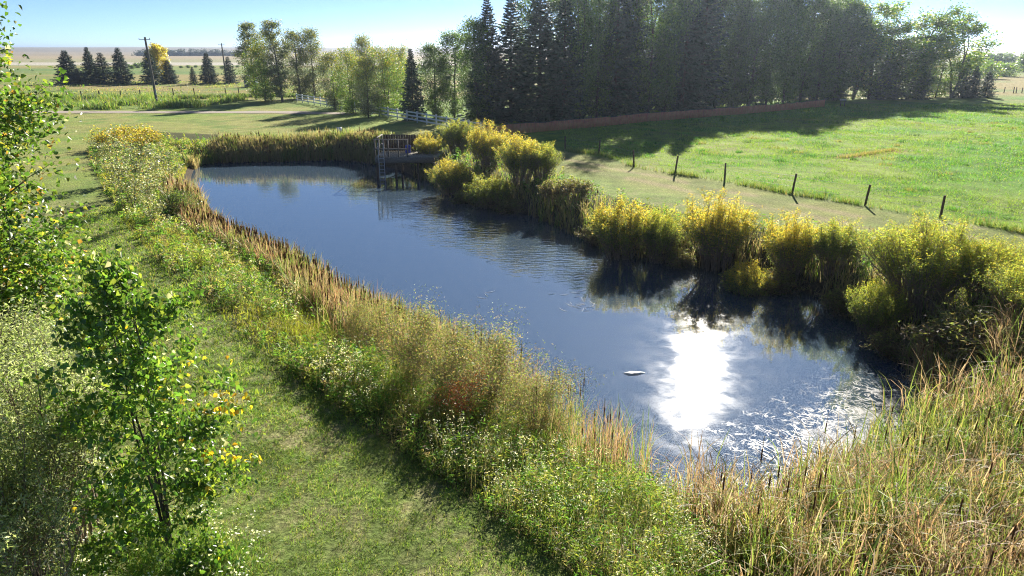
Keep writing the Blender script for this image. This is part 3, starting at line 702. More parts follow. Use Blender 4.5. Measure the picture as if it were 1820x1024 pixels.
for px, pb, pt, hw, lab in [(212, 330, 240, 36, 'young poplar with white undersides flashing, nearest the mown strip'), (262, 345, 232, 40, 'tall young poplar with silvery leaves in the left bank thicket'),
                            (238, 372, 275, 34, 'lower young silver poplar in front of the taller ones'), (300, 320, 236, 30, 'young poplar with orange leaf tips near the far reeds'),
                            (272, 398, 300, 26, 'thin young poplar with a bare dark stem above the dark green bush')]:
    place(KS, px, pb, pt, hw, lab, 'young silver poplars on the left bank', z=-.1)
plant('dark_green_bush', 'dense dark green rounded bush at the water edge of the left bank', 'bush',
      KT(93, 1.9, 1.25, ([(.045, .075, .025), (.07, .1, .035), (.12, .13, .04)], [3, 3, 1]), limbs=36, t0=.1, up=.5, N=6500, L=.1, W=.06, tr=.05, sig=.2, leaders=4, lspread=.18), (*at(318, 398, -.7), -.75))
KO = Kind('bank_shrub', 'shrub', KT(94, 2.3, 1.5, ([(.10, .14, .04), (.16, .18, .06), (.22, .14, .09), (.2, .15, .11), (.26, .2, .1)], [3, 3.5, 2, 2, 1.5]), limbs=90, t0=.08, up=.8, N=13000, L=.085, W=.024,
          tr=.026, leaders=14, lspread=.42, sig=.12, droop=.1), 2.3, 1.5, ('grass', 'twig'))
for px, pb, pt, hw, lab in [(735, 700, 562, 92, 'straggly shrub with dark stems left of its taller neighbour on the near bank'), (858, 745, 590, 112, 'tallest straggly shrub with orange and green leaves on the near bank'),
                            (950, 770, 640, 88, 'straggly shrub at the right end of the near bank thicket'), (660, 640, 540, 56, 'smaller straggly shrub among the orange reeds'),
                            (790, 735, 610, 85, 'low straggly shrub in front of the near bank thicket')]:
    place(KO, px, pb, pt, hw, lab, 'straggly shrubs on the near bank', z=-.5)
plant('red_shrub', 'low shrub with dull red autumn leaves in the near bank thicket', 'shrub',
      KT(95, 1.3, .8, ([(.32, .1, .06), (.36, .15, .09), (.22, .12, .06)], [3, 2, 1]), limbs=26, t0=.12, up=.9, N=1500, L=.075, W=.04, tr=.02, leaders=5, lspread=.3), (*at(838, 752, -.35), -.35), mats=('leaf', 'twig'))
# the three near plants on the left: big poplar, grey willow thicket, poplar sapling
P_BIG = ([(.05, .1, .02), (.08, .15, .03), (.14, .19, .035), (.26, .25, .05), (.3, .3, .26), (.36, .2, .05)], [5, 5, 3, 1, .6, .4])
plant('poplar_tree', 'big leafy poplar filling the left edge of the photo beside the mown strip', 'tree',
      KT(101, 12.5, 3.6, P_BIG, prof=lambda t: max(.4, math.sin(math.pi*(t*.75+.17))**.5), limbs=170, t0=.03, up=.4, N=170000, L=.125, W=.1, tr=.15, sub=8, sig=.085, droop=.5, six=True), (-13.7, 13.8, 0), mats=('glossy_leaf', 'bark'))
GREYW = ([(.08, .105, .06), (.13, .155, .1), (.2, .22, .17), (.15, .18, .07), (.3, .31, .28)], [4, 4, 3, 1.2, 1.4])
KG = Kind('grey_willow', 'shrub', clumpshrub(102, 3.2, 1.9, stems=100, N=42000, L=.085, W=.02, lo=GREYW, hi=([(.13, .17, .07), (.19, .22, .12), (.28, .3, .24)], [3, 2, 1.4]), base=.5, dead=.05, spread=1., droop=-.4), 3.2, 1.9, ('willow_leaf', 'twig'), ('stem', 'foliage'))
for x_, y_, h_, c_, lab in [(-9.9, 12.0, 3.2, 1.7, 'grey green willow shrub under the lower boughs of the big poplar'), (-8.2, 9.6, 3.7, 1.7, 'silvery willow shrub left of the poplar sapling'),
                            (-7.3, 7.4, 3.6, 1.5, 'silvery willow shrub in the bottom left corner'), (-12.6, 16.2, 2.2, 1.6, 'low green willow shrub behind the others at the edge of the mown strip')]:
    KG.put(x_, y_, h_, c_, lab, 'grey willow shrubs at the left edge')
P_SAP = ([(.055, .115, .025), (.09, .165, .032), (.17, .22, .045), (.42, .3, .03), (.34, .35, .32)], [5, 5, 3, .12, .35])
plant('poplar_sapling', 'young poplar sapling with hanging glossy leaves and yellow twig ends in the left foreground', 'young tree',
      KT(103, 5.1, 1.4, P_SAP, prof=lambda t: max(.2, math.sin(math.pi*(t*.72+.26))**.7), limbs=84, t0=.02, up=.4, N=9500, L=.108, W=.072, tr=.045, leaders=4, lspread=.09, sub=7, sig=.07, droop=.9, six=True, edge=([(.45, .32, .03), (.4, .34, .05), (.42, .24, .03)], [3, 2, 1])), (-5.7, 9.3, 0), mats=('glossy_leaf', 'bark'))

# ------------------------------------------------------------------ fences, poles, dock and small things
def wire_fence(name, label, pts, hpost, r=.055, mat='dark_wood', nw=3, col=None, lean=.05, group=None):
    root = thing(name, label, 'fence', (pts[0][0], pts[0][1], 0), 0, group)
    ox, oy = pts[0]
    tops = []
    for x_, y_ in pts:
        mb = MB(); z_ = gz1(x_, y_); tx, ty = random.gauss(0, lean), random.gauss(0, lean)
        hh = hpost*random.uniform(.93, 1.06)
        tube(mb, [(x_-ox, y_-oy, z_-.3), (x_-ox+tx*.5, y_-oy+ty*.5, z_+hh*.5), (x_-ox+tx, y_-oy+ty, z_+hh)], [r*1.05, r, r*.95], 8)
        mb.obj('post', M[mat], root); tops.append((x_-ox, y_-oy, z_, hh, tx, ty))
    for k in range(nw):
        mb = MB(); f = .4+.5*k/max(1, nw-1); P = []
        for a, b in zip(tops[:-1], tops[1:]):
            for s in np.linspace(0, 1, 5)[:-1]:
                zz = (a[2]+a[3]*f)*(1-s)+(b[2]+b[3]*f)*s-.05*math.sin(math.pi*s)
                P.append((a[0]*(1-s)+b[0]*s+(a[4]*(1-s)+b[4]*s)*f, a[1]*(1-s)+b[1]*s+(a[5]*(1-s)+b[5]*s)*f-r, zz))
        b = tops[-1]; P.append((b[0]+b[4]*f, b[1]+b[5]*f-r, b[2]+b[3]*f))
        tube(mb, P, .0045, 4); mb.obj('wire', M['wire'], root)
    return root
def along(poly, step):
    out = []
    for a, b in zip(poly[:-1], poly[1:]):
        L_ = math.dist(a, b); n = max(1, round(L_/step))
        out += [(a[0]+(b[0]-a[0])*k/n, a[1]+(b[1]-a[1])*k/n) for k in range(n)]
    return out+[poly[-1]]
wire_fence('wire_fence', 'wire fence of dark wooden posts between the dry track and the green pasture', FENCE, 1.22, .062)
wire_fence('wire_fence', 'far wire fence of short posts behind the trees on the right', [at(px, 166) for px in (1762, 1784, 1801, 1806, 1816, 1835)], 1.15, .08)
wire_fence('wire_fence', 'thin far fence of small posts along the dark ditch beyond the gravel road', [at(px, py) for px, py in ((120, 176), (146, 175), (178, 175), (215, 174), (250, 173), (309, 170), (346, 169), (402, 168), (425, 168), (453, 169), (480, 170))], 1.25, .09)
# dark ditch weeds along that fence
# white board fence
WF = along([at(528, 181), (-22.5, 96.5), at(742, 219), at(855, 241)], 2.5)
root = thing('board_fence', 'white painted three board fence running under the trees behind the lawn', 'fence', (WF[0][0], WF[0][1], 0)); ox, oy = WF[0]
for (x_, y_) in WF:
    mb = MB(); box(mb, (x_-ox, y_-oy, .62), (.15, .15, 1.3)); box(mb, (x_-ox, y_-oy, 1.29), (.19, .19, .04)); mb.obj('post', M['white_paint'], root)
for zz in (.35, .75, 1.14):
    mb = MB()
    for a, b in zip(WF[:-1], WF[1:]):
        ang = math.atan2(b[1]-a[1], b[0]-a[0]); L_ = math.dist(a, b)
        box(mb, ((a[0]+b[0])/2-ox+math.sin(ang)*.1, (a[1]+b[1])/2-oy-math.cos(ang)*.1, zz), (L_-.01, .035, .15), rz=ang)
    mb.obj('rail', M['white_paint'], root)
# red slat fence
RF = along(REDF, 2.6); ox, oy = RF[0]
root = thing('slat_fence', 'dull red slatted snow fence along the foot of the dark grove', 'fence', (ox, oy, 0))
sl = MB(); wt = MB(); P = []
acc = 0
for a, b in zip(RF[:-1], RF[1:]):
    L_ = math.dist(a, b); n = int(L_/.085); ang = math.atan2(b[1]-a[1], b[0]-a[0]); sag = random.uniform(-.02, .13)
    for k in range(n):
        s = (k+.5)/n; hh = .98-sag*math.sin(math.pi*s)+random.gauss(0, .015)
        x_, y_ = a[0]+(b[0]-a[0])*s-ox, a[1]+(b[1]-a[1])*s-oy
        box(sl, (x_, y_, .04+hh/2), (.055, .012, hh), rz=ang+random.gauss(0, .1), tilt=(random.gauss(0, .03), .04*math.sin(acc+s*3)))
    for s in np.linspace(0, 1, 6)[:-1]: P.append((a[0]+(b[0]-a[0])*s-ox, a[1]+(b[1]-a[1])*s-oy-.03, 1.02-sag*math.sin(math.pi*s)))
    acc += 3
sl.obj('slat_panel', M['red_slat'], root)
tube(wt, P, .022, 5); wt.obj('top_rail', M['grey_wood'], root)
for x_, y_ in RF[::1]:
    mb = MB(); tube(mb, [(x_-ox, y_-oy+.07, -.2), (x_-ox, y_-oy+.07, 1.12)], .05, 7); mb.obj('post', M['grey_wood'], root)
x_, y_ = at(861, 252)
t = thing('corner_post', 'thick blue grey corner post where the white and red fences meet', 'post', (*at(859, 243), 0)); mb = MB()
tube(mb, [(0, 0, -.3), (0, 0, .8), (0, 0, 1.5)], [.15, .14, .14], 10); mb.obj('shaft', M['blue_paint'], t); mb = MB(); tube(mb, [(0, 0, 1.5), (0, 0, 1.54)], .16, 10); mb.obj('cap', M['grey_wood'], t)
# little frame with a pale top at the grove edge
x_, y_ = at(1497, 189); t = thing('rail_frame', 'small low wooden frame with a pale top bar in front of the shaded trees', 'frame', (x_, y_, 0))
for sx in (-.3, .3): mb = MB(); box(mb, (sx, 0, .4), (.09, .09, .9)); mb.obj('leg', M['grey_wood'], t)
mb = MB(); box(mb, (0, 0, .91), (.86, .2, .11)); mb.obj('top_bar', M['white_paint'], t)
# utility poles
def pole(label, x_, y_, h_, r, arm, tilt=0):
    t = thing('utility_pole', label, 'pole', (x_, y_, 0)); t.rotation_euler = (0, tilt, 0)
    mb = MB(); tube(mb, [(0, 0, -.4), (0, 0, h_*.5), (0, 0, h_)], [r*1.15, r, r*.8], 10); mb.obj('shaft', M['grey_wood'], t)
    mb = MB(); box(mb, (0, -r-.05, h_-.35), (arm, .07, .08), rz=.35); ca = mb.obj('cross_arm', M['grey_wood'], t)
    for sx in (-.46, .46):
        mb = MB(); tube(mb, [(sx*arm*.94, -r-.05+sx*arm*.33, h_-.29), (sx*arm*.94, -r-.05+sx*arm*.33, h_-.12)], [.035, .06], 8); mb.obj('insulator', M['metal'], ca)
    mb = MB(); tube(mb, [(r*.9, -r*.6, 1.6), (r*.9, -r*.6, 2.3)], [.1, .1], 8); mb.obj('meter_box', M['metal'], t)
pole('leaning grey wooden utility pole beside the gravel road', *at(280, 188), zat(66, at(280, 188)[1]), .17, 1.5, -.02)
pole('far utility pole standing between two spruces in the field', *at(403, 148), zat(77, at(403, 148)[1]), .16, 1.4)
# shed beyond the roadside clump
x_, y_ = at(447, 155); t = thing('shed', 'small blue grey shed half hidden beside the roadside clump', 'shed', (x_, y_, 0))
mb = MB(); box(mb, (0, 0, 1.0), (2.2, 2.2, 2.0)); mb.obj('wall', M['blue_paint'], t)
mb = MB(); mb.add([(-1.3, -1.3, 1.95), (1.3, -1.3, 1.95), (1.3, 1.3, 1.95), (-1.3, 1.3, 1.95), (-1.3, 0, 2.6), (1.3, 0, 2.6)], [(0, 1, 5, 4), (2, 3, 4, 5)], (.1, .1, .1)); mb.add([(-1.3, -1.3, 1.95), (-1.3, 0, 2.6), (-1.3, 1.3, 1.95), (1.3, -1.3, 1.95), (1.3, 1.3, 1.95), (1.3, 0, 2.6)], [(0, 1, 2), (3, 4, 5)], (.1, .1, .1)); mb.obj('roof', M['metal'], t)
mb = MB(); box(mb, (.1, -1.12, .92), (.85, .04, 1.75)); mb.obj('door', M['grey_wood'], t)

# dock
DX0, DX1, DY0, DY1, DZ = -10.45, -5.6, 52.3, 55.6, .22
t = thing('dock', 'weathered wooden dock with railing standing over the far end of the pond', 'dock', (DX0, DY0, 0))
def dbox(name, mat, items, parent=None, rel=True):
    mb = MB()
    for c_, s_ in items: box(mb, (c_[0]-DX0, c_[1]-DY0, c_[2]), s_)
    return mb.obj(name, M[mat], parent or t)
n = 24
dbox('deck', 'pale_bark', [((DX0+(k+.5)*(DX1-DX0)/n, (DY0+DY1)/2, DZ), ((DX1-DX0)/n-.015, DY1-DY0, .045)) for k in range(n)])
dbox('fascia', 'grey_wood', [(((DX0+DX1)/2, DY0+.03, DZ-.235), (DX1-DX0, .06, .42)), ((DX0+.03, (DY0+DY1)/2+.04, DZ-.235), (.06, DY1-DY0-.08, .42)), (((DX0+DX1)/2, DY1-.03, DZ-.235), (DX1-DX0-.13, .06, .42))])
for x_, y_ in ((DX0+.12, DY0+.15), (-8.9, DY0+.15), (-7.2, DY0+.15), (DX0+.12, DY1-.2), (-8.9, DY1-.2)):
    dbox('pile', 'dark_wood', [((x_, y_, -1.25), (.16, .16, 2.9))])
rp = [(DX0+.05, DY0+.05), (-10.1, DY0+.05), (-9.72, DY0+.05), (-9.38, DY0+.05), (-8.62, DY0+.05), (-7.93, DY0+.05), (DX0+.05, DY0+1.7), (DX0+.05, DY1-.1)]
for x_, y_ in rp: dbox('rail_post', 'grey_wood', [((x_, y_, DZ+.66), (.085, .085, 1.3))])
for zz in (DZ+1.33, DZ+.62):
    dbox('rail', 'grey_wood', [(((DX0-7.9)/2, DY0+.05, zz), (-7.9-DX0+.1, .13, .05) if zz > 1 else (-7.9-DX0, .05, .1)), ((DX0+.05, (DY0+DY1)/2+.06, zz), (.12 if zz > 1 else .05, DY1-DY0-.1, .05 if zz > 1 else .1))])
dbox('back_screen', 'dark_wood', [((DX0+.25+k*.2, DY1-.08, DZ+.68), (.185, .03, 1.3)) for k in range(13)])
l = MB(); LX = -9.92
for sx in (-.2, .2): tube(l, [(LX+sx-DX0, -.12, -2.2), (LX+sx-DX0, -.12, DZ+1.1)], .03, 7)
for q in range(9): tube(l, [(LX-.2-DX0, -.12, -1.75+q*.27), (LX+.2-DX0, -.12, -1.75+q*.27)], .022, 6)
l.obj('ladder', M['metal'], t)
bt = thing('barrel', 'blue plastic barrel standing on the dock behind the railing', 'barrel', (-8.2, 54.4, DZ+.023)); mb = MB()
zz = np.linspace(0, .6, 9); tube(mb, np.stack([zz*0, zz*0, zz], 1), [.2, .22, .23, .215, .23, .215, .23, .22, .2], 14); mb.obj('body', M['blue_plastic'], bt)
mb = MB(); tube(mb, [(0, 0, .6), (0, 0, .63)], .18, 14); mb.obj('lid', M['blue_plastic'], bt)
# two pale lawn chairs by the far reeds
for px, lab in ((606, 'pale folding chair on the shaded lawn behind the far reeds'), ):
    x_, y_ = at(px, 246); t = thing('lawn_chair', lab, 'chair', (x_, y_, 0), .5)
    mb = MB(); box(mb, (0, 0, .42), (.5, .48, .04)); mb.obj('seat', M['white_paint'], t)
    mb = MB(); box(mb, (0, .25, .72), (.5, .04, .58), tilt=(0, .2)); mb.obj('backrest', M['white_paint'], t)
    for sx in (-.22, .22):
        for sy in (-.2, .2): mb = MB(); tube(mb, [(sx, sy, -.02), (sx, sy, .41)], .022, 6); mb.obj('leg', M['metal'], t)

# ------------------------------------------------------------------ ground cover, reeds and weeds
def scatter(rng, n, box_, accept):
    out = []; have = 0
    while have < n:
        m = max(20000, (n-have)*3)
        X_ = rng.uniform(box_[0], box_[1], m); Y_ = rng.uniform(box_[2], box_[3], m)
        a = accept(X_, Y_); k = rng.random(m) < a
        out.append(np.stack([X_[k], Y_[k]], 1)); have += int(k.sum())
    P = np.concatenate(out)[:n]
    return np.column_stack([P, gz(P[:, 0], P[:, 1])-.03])
def bankmask(x, y): return inside(x, y, BANK)
rng = np.random.default_rng(77)
SH = np.array(POND_RAW)
def side(x, y):   # 1 on the left and near bank, 2 far bank, 3 right bank, 4 near right cattail bed
    s = np.ones(len(x)); s[(y > 57) & (x > -27)] = 2
    s[(x > -11) & (y > 30) & (x > -6-(y-40)*.6)] = 3
    s[(x > 9.0) & (y > 19.5) & (y <= 34)] = 3
    s[(x > 3.2) & (y <= 19.5)] = 4
    return s
def mixcol(rng, n, A, B, k): 
    return np.where((rng.random(n) < k)[:, None], B, A)
# mown grass near the camera
def acc(x, y):
    a = (~bankmask(x, y)) & (x < 4) & (pond_sd(x, y) > 1)
    dens = (14/np.maximum(y, 8))**1.6
    return a*np.clip(dens, 0, 1)*(.1+.9*ss(.40, .54, .3*fbm(x*9, y*9, 64, 1)+.4*fbm(x*4.2, y*4.2, 63, 2)+.3*fbm(x*1.2, y*1.2, 2, 3)))
n = 300000; P = scatter(rng, n, (-22, 4, 6.5, 36), acc)
sc_ = np.clip(P[:, 1]/13, .8, 2.2)
k = fbm(P[:, 0]*1.1, P[:, 1]*1.1, 61, 3)
cA = pal(rng, n, [(.08, .15, .028), (.14, .22, .04), (.22, .26, .05), (.34, .29, .15)], [3, 4, 3, 1.3])
cA = cA*(.75+.5*ss(.3, .7, k))[:, None]
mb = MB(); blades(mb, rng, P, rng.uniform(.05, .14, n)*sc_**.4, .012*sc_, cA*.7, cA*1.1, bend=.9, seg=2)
tag(mb.obj('mown_grass', M['grass']), 'short mown grass with dry tan patches on the strip beside the pond', 'grass', kind='stuff')
# clover and broad low leaves in the turf
# pasture grass
def acc(x, y):
    f = (x-fa[0])*fn[0]+(y-fa[1])*fn[1]+ss(57, 75, y)*(-5)
    return (f > .2)*(y < 108)*np.clip((38/np.maximum(y, 20))**1.3, 0, 1)*(.2+.8*ss(.35, .62, fbm(x*.5, y*.5, 1, 3)))*(np.abs(x) < y*.85)
n = 120000; P = scatter(rng, n, (5, 85, 24, 108), acc)
sc_ = P[:, 1]/38
cA = pal(rng, n, [(.07, .17, .025), (.11, .23, .03), (.17, .25, .04), (.26, .25, .07)], [4, 4, 2.5, .8])
k = ss(.42, .62, fbm(P[:, 0]*.12, P[:, 1]*.12, 5, 3))[:, None]; cA = cA*(1-.5*k)+np.array((.2, .24, .05))*.5*k
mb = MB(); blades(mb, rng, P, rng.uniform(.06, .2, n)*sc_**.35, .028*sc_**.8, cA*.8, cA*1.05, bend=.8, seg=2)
nc = 150; CP = scatter(rng, nc, (10, 70, 28, 85), acc); CP = CP[rng.random(nc) < 1]; per = 45; nn_ = len(CP)*per
B = np.repeat(CP, per, 0); B[:, :2] += rng.normal(size=(nn_, 2))*np.repeat(rng.uniform(.1, .4, len(CP)), per)[:, None]*np.array([1.5, 1]); B[:, 2] = gz(B[:, 0], B[:, 1])-.02
cB = np.repeat(pal(rng, len(CP), [(.06, .16, .03), (.08, .13, .05), (.2, .18, .07)], [3, 2, 1]), per, 0)*rng.uniform(.8, 1.2, (nn_, 1))
blades(mb, rng, B, rng.uniform(.12, .34, nn_), .03*B[:, 1]/38, cB*.8, cB, bend=.7, seg=2)
tag(mb.obj('pasture_grass', M['grass']), 'lush green pasture grass in low tufts beyond the wire fence', 'grass', kind='stuff')
# strip of dry uncut grass in the pasture
pl = np.array([at(1495, 281), at(1545, 274), at(1592, 267)]); n = 900
t_ = rng.uniform(0, 2, n); i0 = np.minimum(t_.astype(int), 1); fr = (t_-i0)[:, None]
XY = pl[i0]*(1-fr)+pl[i0+1]*fr+rng.normal(size=(n, 2))*.16; P = np.column_stack([XY, gz(XY[:, 0], XY[:, 1])-.02])
cA = pal(rng, n, [(.27, .21, .1), (.22, .19, .09), (.13, .17, .05)], [2, 2, 2]); mb = MB()
blades(mb, rng, P, rng.uniform(.12, .36, n), .03, cA*.7, cA, bend=.5, seg=2)
tag(mb.obj('dry_grass_strip', M['grass']), 'narrow strip of tall dry brown grass left standing in the pasture', 'grass', kind='stuff')
n = 5200; FP = np.array(FENCE); t_ = rng.uniform(0, len(FP)-1.001, n); i0 = t_.astype(int); fr = (t_-i0)[:, None]
XY = FP[i0]*(1-fr)+FP[i0+1]*fr+rng.normal(size=(n, 2))*.16; keepf = rng.random(n) < .15+.85*ss(.42, .6, fbm(XY[:, 0]*.6, XY[:, 1]*.6, 97, 2)); XY = XY[keepf]; n = len(XY)
P = np.column_stack([XY, gz(XY[:, 0], XY[:, 1])-.02]); cA = pal(rng, n, [(.09, .15, .03), (.16, .19, .05), (.24, .2, .09)], [3, 2, 1]); mb = MB()
blades(mb, rng, P, rng.uniform(.15, .5, n), .03, cA*.7, cA, bend=.6, seg=2)
tag(mb.obj('fence_grass', M['grass']), 'uncut grass tufts left standing along the wire fence', 'grass', kind='stuff')
# lawn tufts and rough weeds beyond the road
def acc(x, y): return (y < 94)*(pond_sd(x, y) > 3)*(~bankmask(x, y))*(x < 2-(y-60)*.3)*np.clip((45/np.maximum(y, 20))**1.5, 0, 1)*.9
n = 50000; P = scatter(rng, n, (-70, 5, 34, 93), acc); sc_ = P[:, 1]/40
cA = pal(rng, n, [(.10, .17, .03), (.15, .2, .045), (.22, .22, .08)], [3, 3, 2]); mb = MB()
blades(mb, rng, P, rng.uniform(.04, .09, n), .03*sc_, cA*.9, cA, bend=.8, seg=1)
tag(mb.obj('lawn_grass', M['grass']), 'short sunlit lawn grass between the pond and the gravel road', 'grass', kind='stuff')
def acc(x, y):
    e = ss(-62, -50, x)*2; px_ok = (x < -46+(y-97)*.1)
    return ((y > 97.5)*px_ok*(.15+.85*ss(.42, .6, fbm(x*.22, y*.3, 91, 3))))
n = 15000; P = scatter(rng, n, (-85, -42, 97, 118), acc)
cA = pal(rng, n, [(.08, .14, .03), (.12, .18, .04), (.16, .19, .06), (.22, .19, .09)], [3, 3, 2, 1.2]); mb = MB()
blades(mb, rng, P, rng.uniform(.15, .75, n)*(2.2*ss(.35, .75, fbm(P[:, 0]*.22, P[:, 1]*.3, 91, 3))+.15), .1, cA*.7, cA, bend=.45, seg=2)
def acc2(x, y): return np.exp(-((y-(np.interp(x, [-75, -58, -46, -30], [120, 119.5, 125.5, 125])))/1.2)**2)
n = 7000; P = scatter(rng, n, (-76, -30, 114, 130), acc2)
cA = pal(rng, n, [(.06, .1, .03), (.09, .13, .04), (.2, .18, .08)], [3, 2, 1])
blades(mb, rng, P, rng.uniform(.4, .9, n), .14, cA*.7, cA, bend=.45, seg=2)
def acc3(x, y): return .1+.9*ss(.45, .65, fbm(x*.12, y*.12, 95, 3))
n = 7000; P = scatter(rng, n, (-130, -28, 120, 185), acc3)
cA = pal(rng, n, [(.12, .17, .05), (.19, .19, .08), (.26, .22, .12)], [3, 2, 1.4])
blades(mb, rng, P, rng.uniform(.12, .4, n), .2, cA*.7, cA, bend=.45, seg=2)
tag(mb.obj('rough_meadow', M['grass']), 'rough uncut meadow weeds beyond the gravel road', 'weeds', kind='stuff')

# cattails: fans of tall blades, some with brown seed heads
def cattails(name, label, n, box_, acc, hl, wl, colsA, colsB, bend, droop, heads, lit=0):
    P = scatter(rng, n, box_, acc); mb = MB(); per = 5
    B = np.repeat(P, per, 0); B[:, :2] += rng.normal(size=(n*per, 2))*.07
    hh = np.repeat(rng.uniform(hl[0], hl[1], n)*(.75+.5*fbm(P[:, 0]*.6, P[:, 1]*.6, 66, 2)), per)*rng.uniform(.55, 1.05, n*per)
    wd = wl*rng.uniform(.6, 1.3, n*per)*np.clip(B[:, 1]/13, .9, 3.2)**.75
    q = fbm(P[:, 0]*.8, P[:, 1]*.8, 67, 2); k = np.repeat(rng.random(n) < .95*ss(.3, .62, q), per)
    cA = np.where(k[:, None], pal(rng, n*per, *colsA), pal(rng, n*per, *colsB))
    blades(mb, rng, B, hh, wd, cA*.75, cA*1.05, bend=bend, droop=droop, seg=5)
    m = int(n*heads)
    if m:
        H_ = P[rng.choice(n, m, replace=False)].copy(); hh = rng.uniform(hl[0]*.8, hl[1]*.95, m); s_ = np.clip(H_[:, 1]/14, 1, 2.6)
        th = np.arange(5)*2*math.pi/5
        for r0, z0, z1, cc in ((.005, 0, 1.08, (.2, .17, .07)), (.0135, .82, .95, (.085, .04, .022))):
            ring = np.stack([np.cos(th), np.sin(th), th*0], 1)[None]*(r0*s_)[:, None, None]
            lean = rng.normal(size=(m, 1, 3))*np.array([.1, .1, 0])
            lo_ = H_[:, None]+ring+np.array([0, 0, 1])*(hh*z0)[:, None, None]; hi_ = H_[:, None]+ring+np.array([0, 0, 1])*(hh*z1)[:, None, None]
            V = np.concatenate([lo_, hi_], 1); i = np.arange(m)[:, None]*10
            mb.add(V.reshape(-1, 3), np.concatenate([i+np.array([k_, (k_+1) % 5, 5+(k_+1) % 5, 5+k_]) for k_ in range(5)]), cc)
    tag(mb.obj(name, M['reed']), label, 'cattails', kind='stuff')
R_OR = ([(.34, .18, .11), (.3, .2, .13), (.38, .28, .17), (.24, .16, .11), (.18, .24, .06)], [2, 3, 2, 1.5, 3])
R_GR = ([(.09, .15, .03), (.15, .21, .04), (.25, .26, .06), (.3, .24, .1), (.36, .3, .18)], [3, 3, 2, 1.5, 1])
R_BR = ([(.27, .19, .13), (.34, .22, .12), (.38, .3, .2), (.2, .14, .09), (.2, .25, .06)], [3, 2, 1.5, 2, 3])
R_TN = ([(.32, .25, .13), (.36, .3, .17), (.22, .19, .09), (.25, .26, .08)], [3, 2, 2, 2])
cattails('cattail_reeds', 'rust and green cattails along the left shore of the pond', 6200, (-22, 5, 11, 46),
         lambda x, y: (side(x, y) == 1)*ss(-.7, -.1, pond_sd(x, y))*(1-ss(.5+1.0*ss(-10, -5, x), 1.7+1.5*ss(-10, -5, x), pond_sd(x, y)))*np.where(x > -.5, .22, np.where(x > -3.5, .6, 1))*(.2+.8*ss(.36, .6, fbm(x*.7, y*.7, 65, 2))), (1.2, 1.85), .014, R_OR, R_GR, .24, .14, .16)
cattails('cattail_reeds', 'tan and green reed wall along the far shore below the lawn', 4800, (-31, -10, 55, 68),
         lambda x, y: (side(x, y) == 2)*ss(-.1, .3, pond_sd(x, y))*(1-ss(2.0, 3.6, pond_sd(x, y)))*bankmask(x, y), (.9, 1.4), .016, R_TN, R_GR, .2, .1, .1)
cattails('cattail_reeds', 'bent orange and green cattails filling the near right corner', 4600, (2.5, 19, 6.5, 20),
         lambda x, y: (side(x, y) == 4)*ss(-.7, .2, pond_sd(x, y))*bankmask(x, y)*ss(.2, 2.2, (x-2.2)+(y-9)*.25)*(.12+.88*ss(.36, .58, fbm(x*.8, y*.8, 68, 2)))*ss(-.7, 1.6, pond_sd(x, y)+ .5*(x-6)), (1.15, 2.1), .027, R_BR, R_GR, .24, .34, .04)
cattails('cattail_reeds', 'sparse shaded reeds along the right waterline under the willows', 800, (-8, 15, 18, 54),
         lambda x, y: (side(x, y) == 3)*ss(-.4, .1, pond_sd(x, y))*(1-ss(.8, 2.0, pond_sd(x, y))), (.8, 1.4), .016, R_TN, R_GR, .3, .2, .1)
# mixed bank weeds: arching grass, leafy forbs, dry stalks with pale fluff
mb = MB()
def acc(x, y):
    d = pond_sd(x, y); s = side(x, y)
    return bankmask(x, y)*(d > .5)*np.clip((15/np.maximum(y, 8))**1.35, 0, 1)*np.where(s == 4, .35, 1)*np.where(s == 3, .3, 1)
n = 105000; P = scatter(rng, n, (-38, 20, 6.5, 64), acc)
sc_ = np.clip(P[:, 1]/13, .8, 4)
q1 = fbm(P[:, 0]*.35, P[:, 1]*.35, 71, 3); q2 = fbm(P[:, 0]*.9, P[:, 1]*.9, 72, 3)
cG = pal(rng, n, [(.08, .15, .028), (.12, .2, .035), (.18, .23, .05)], [3, 3, 2])
cY = pal(rng, n, [(.24, .27, .035), (.3, .29, .04), (.2, .24, .035)], [2, 2, 2])
cT = pal(rng, n, [(.28, .22, .12), (.22, .17, .09), (.34, .3, .18)], [3, 2, 1])
yel = ss(.4, .55, q1)*ss(14, 20, P[:, 1])
u = rng.random(n)
cA = np.where((u < yel*.8)[:, None], cY, np.where((u > 1-.38*ss(.4, .62, q2)-.1)[:, None], cT, cG))
hh = rng.uniform(.22, .62, n)*(.6+.9*q2)*(.6+.4*ss(.5, 3, -seg_dist(P[:, 0], P[:, 1], MOWN, False)+4))
hh = hh*(.35+.65*ss(0, 1.8, seg_dist(P[:, 0], P[:, 1], MOWN, False)))
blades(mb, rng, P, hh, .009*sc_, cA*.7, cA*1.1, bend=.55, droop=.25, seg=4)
def acc(x, y):
    d = pond_sd(x, y); s = side(x, y)
    return bankmask(x, y)*(d > .9)*np.clip((15/np.maximum(y, 8))**1.2, 0, 1)*np.where(s == 4, .25, 1)*np.where(s == 3, .35, 1)*(.15+.85*ss(.4, .6, fbm(x*.5, y*.5, 73, 3)))*np.where((y > 17) | (d < 2.2), .35, 1)
n = 6500; P = scatter(rng, n, (-38, 20, 6.5, 64), acc); hp = rng.uniform(.35, .95, n)*(.6+.4*ss(0, 1.2, seg_dist(P[:, 0], P[:, 1], MOWN, False)))
cS = np.tile((.12, .13, .04), (n, 1)); blades(mb, rng, P, hp, .012*np.clip(P[:, 1]/13, .8, 3), cS, cS, bend=.15, seg=2)
per = 17; m = n*per; f = rng.uniform(.15, 1.02, m); B = np.repeat(P, per, 0); B[:, 2] += f*np.repeat(hp, per)
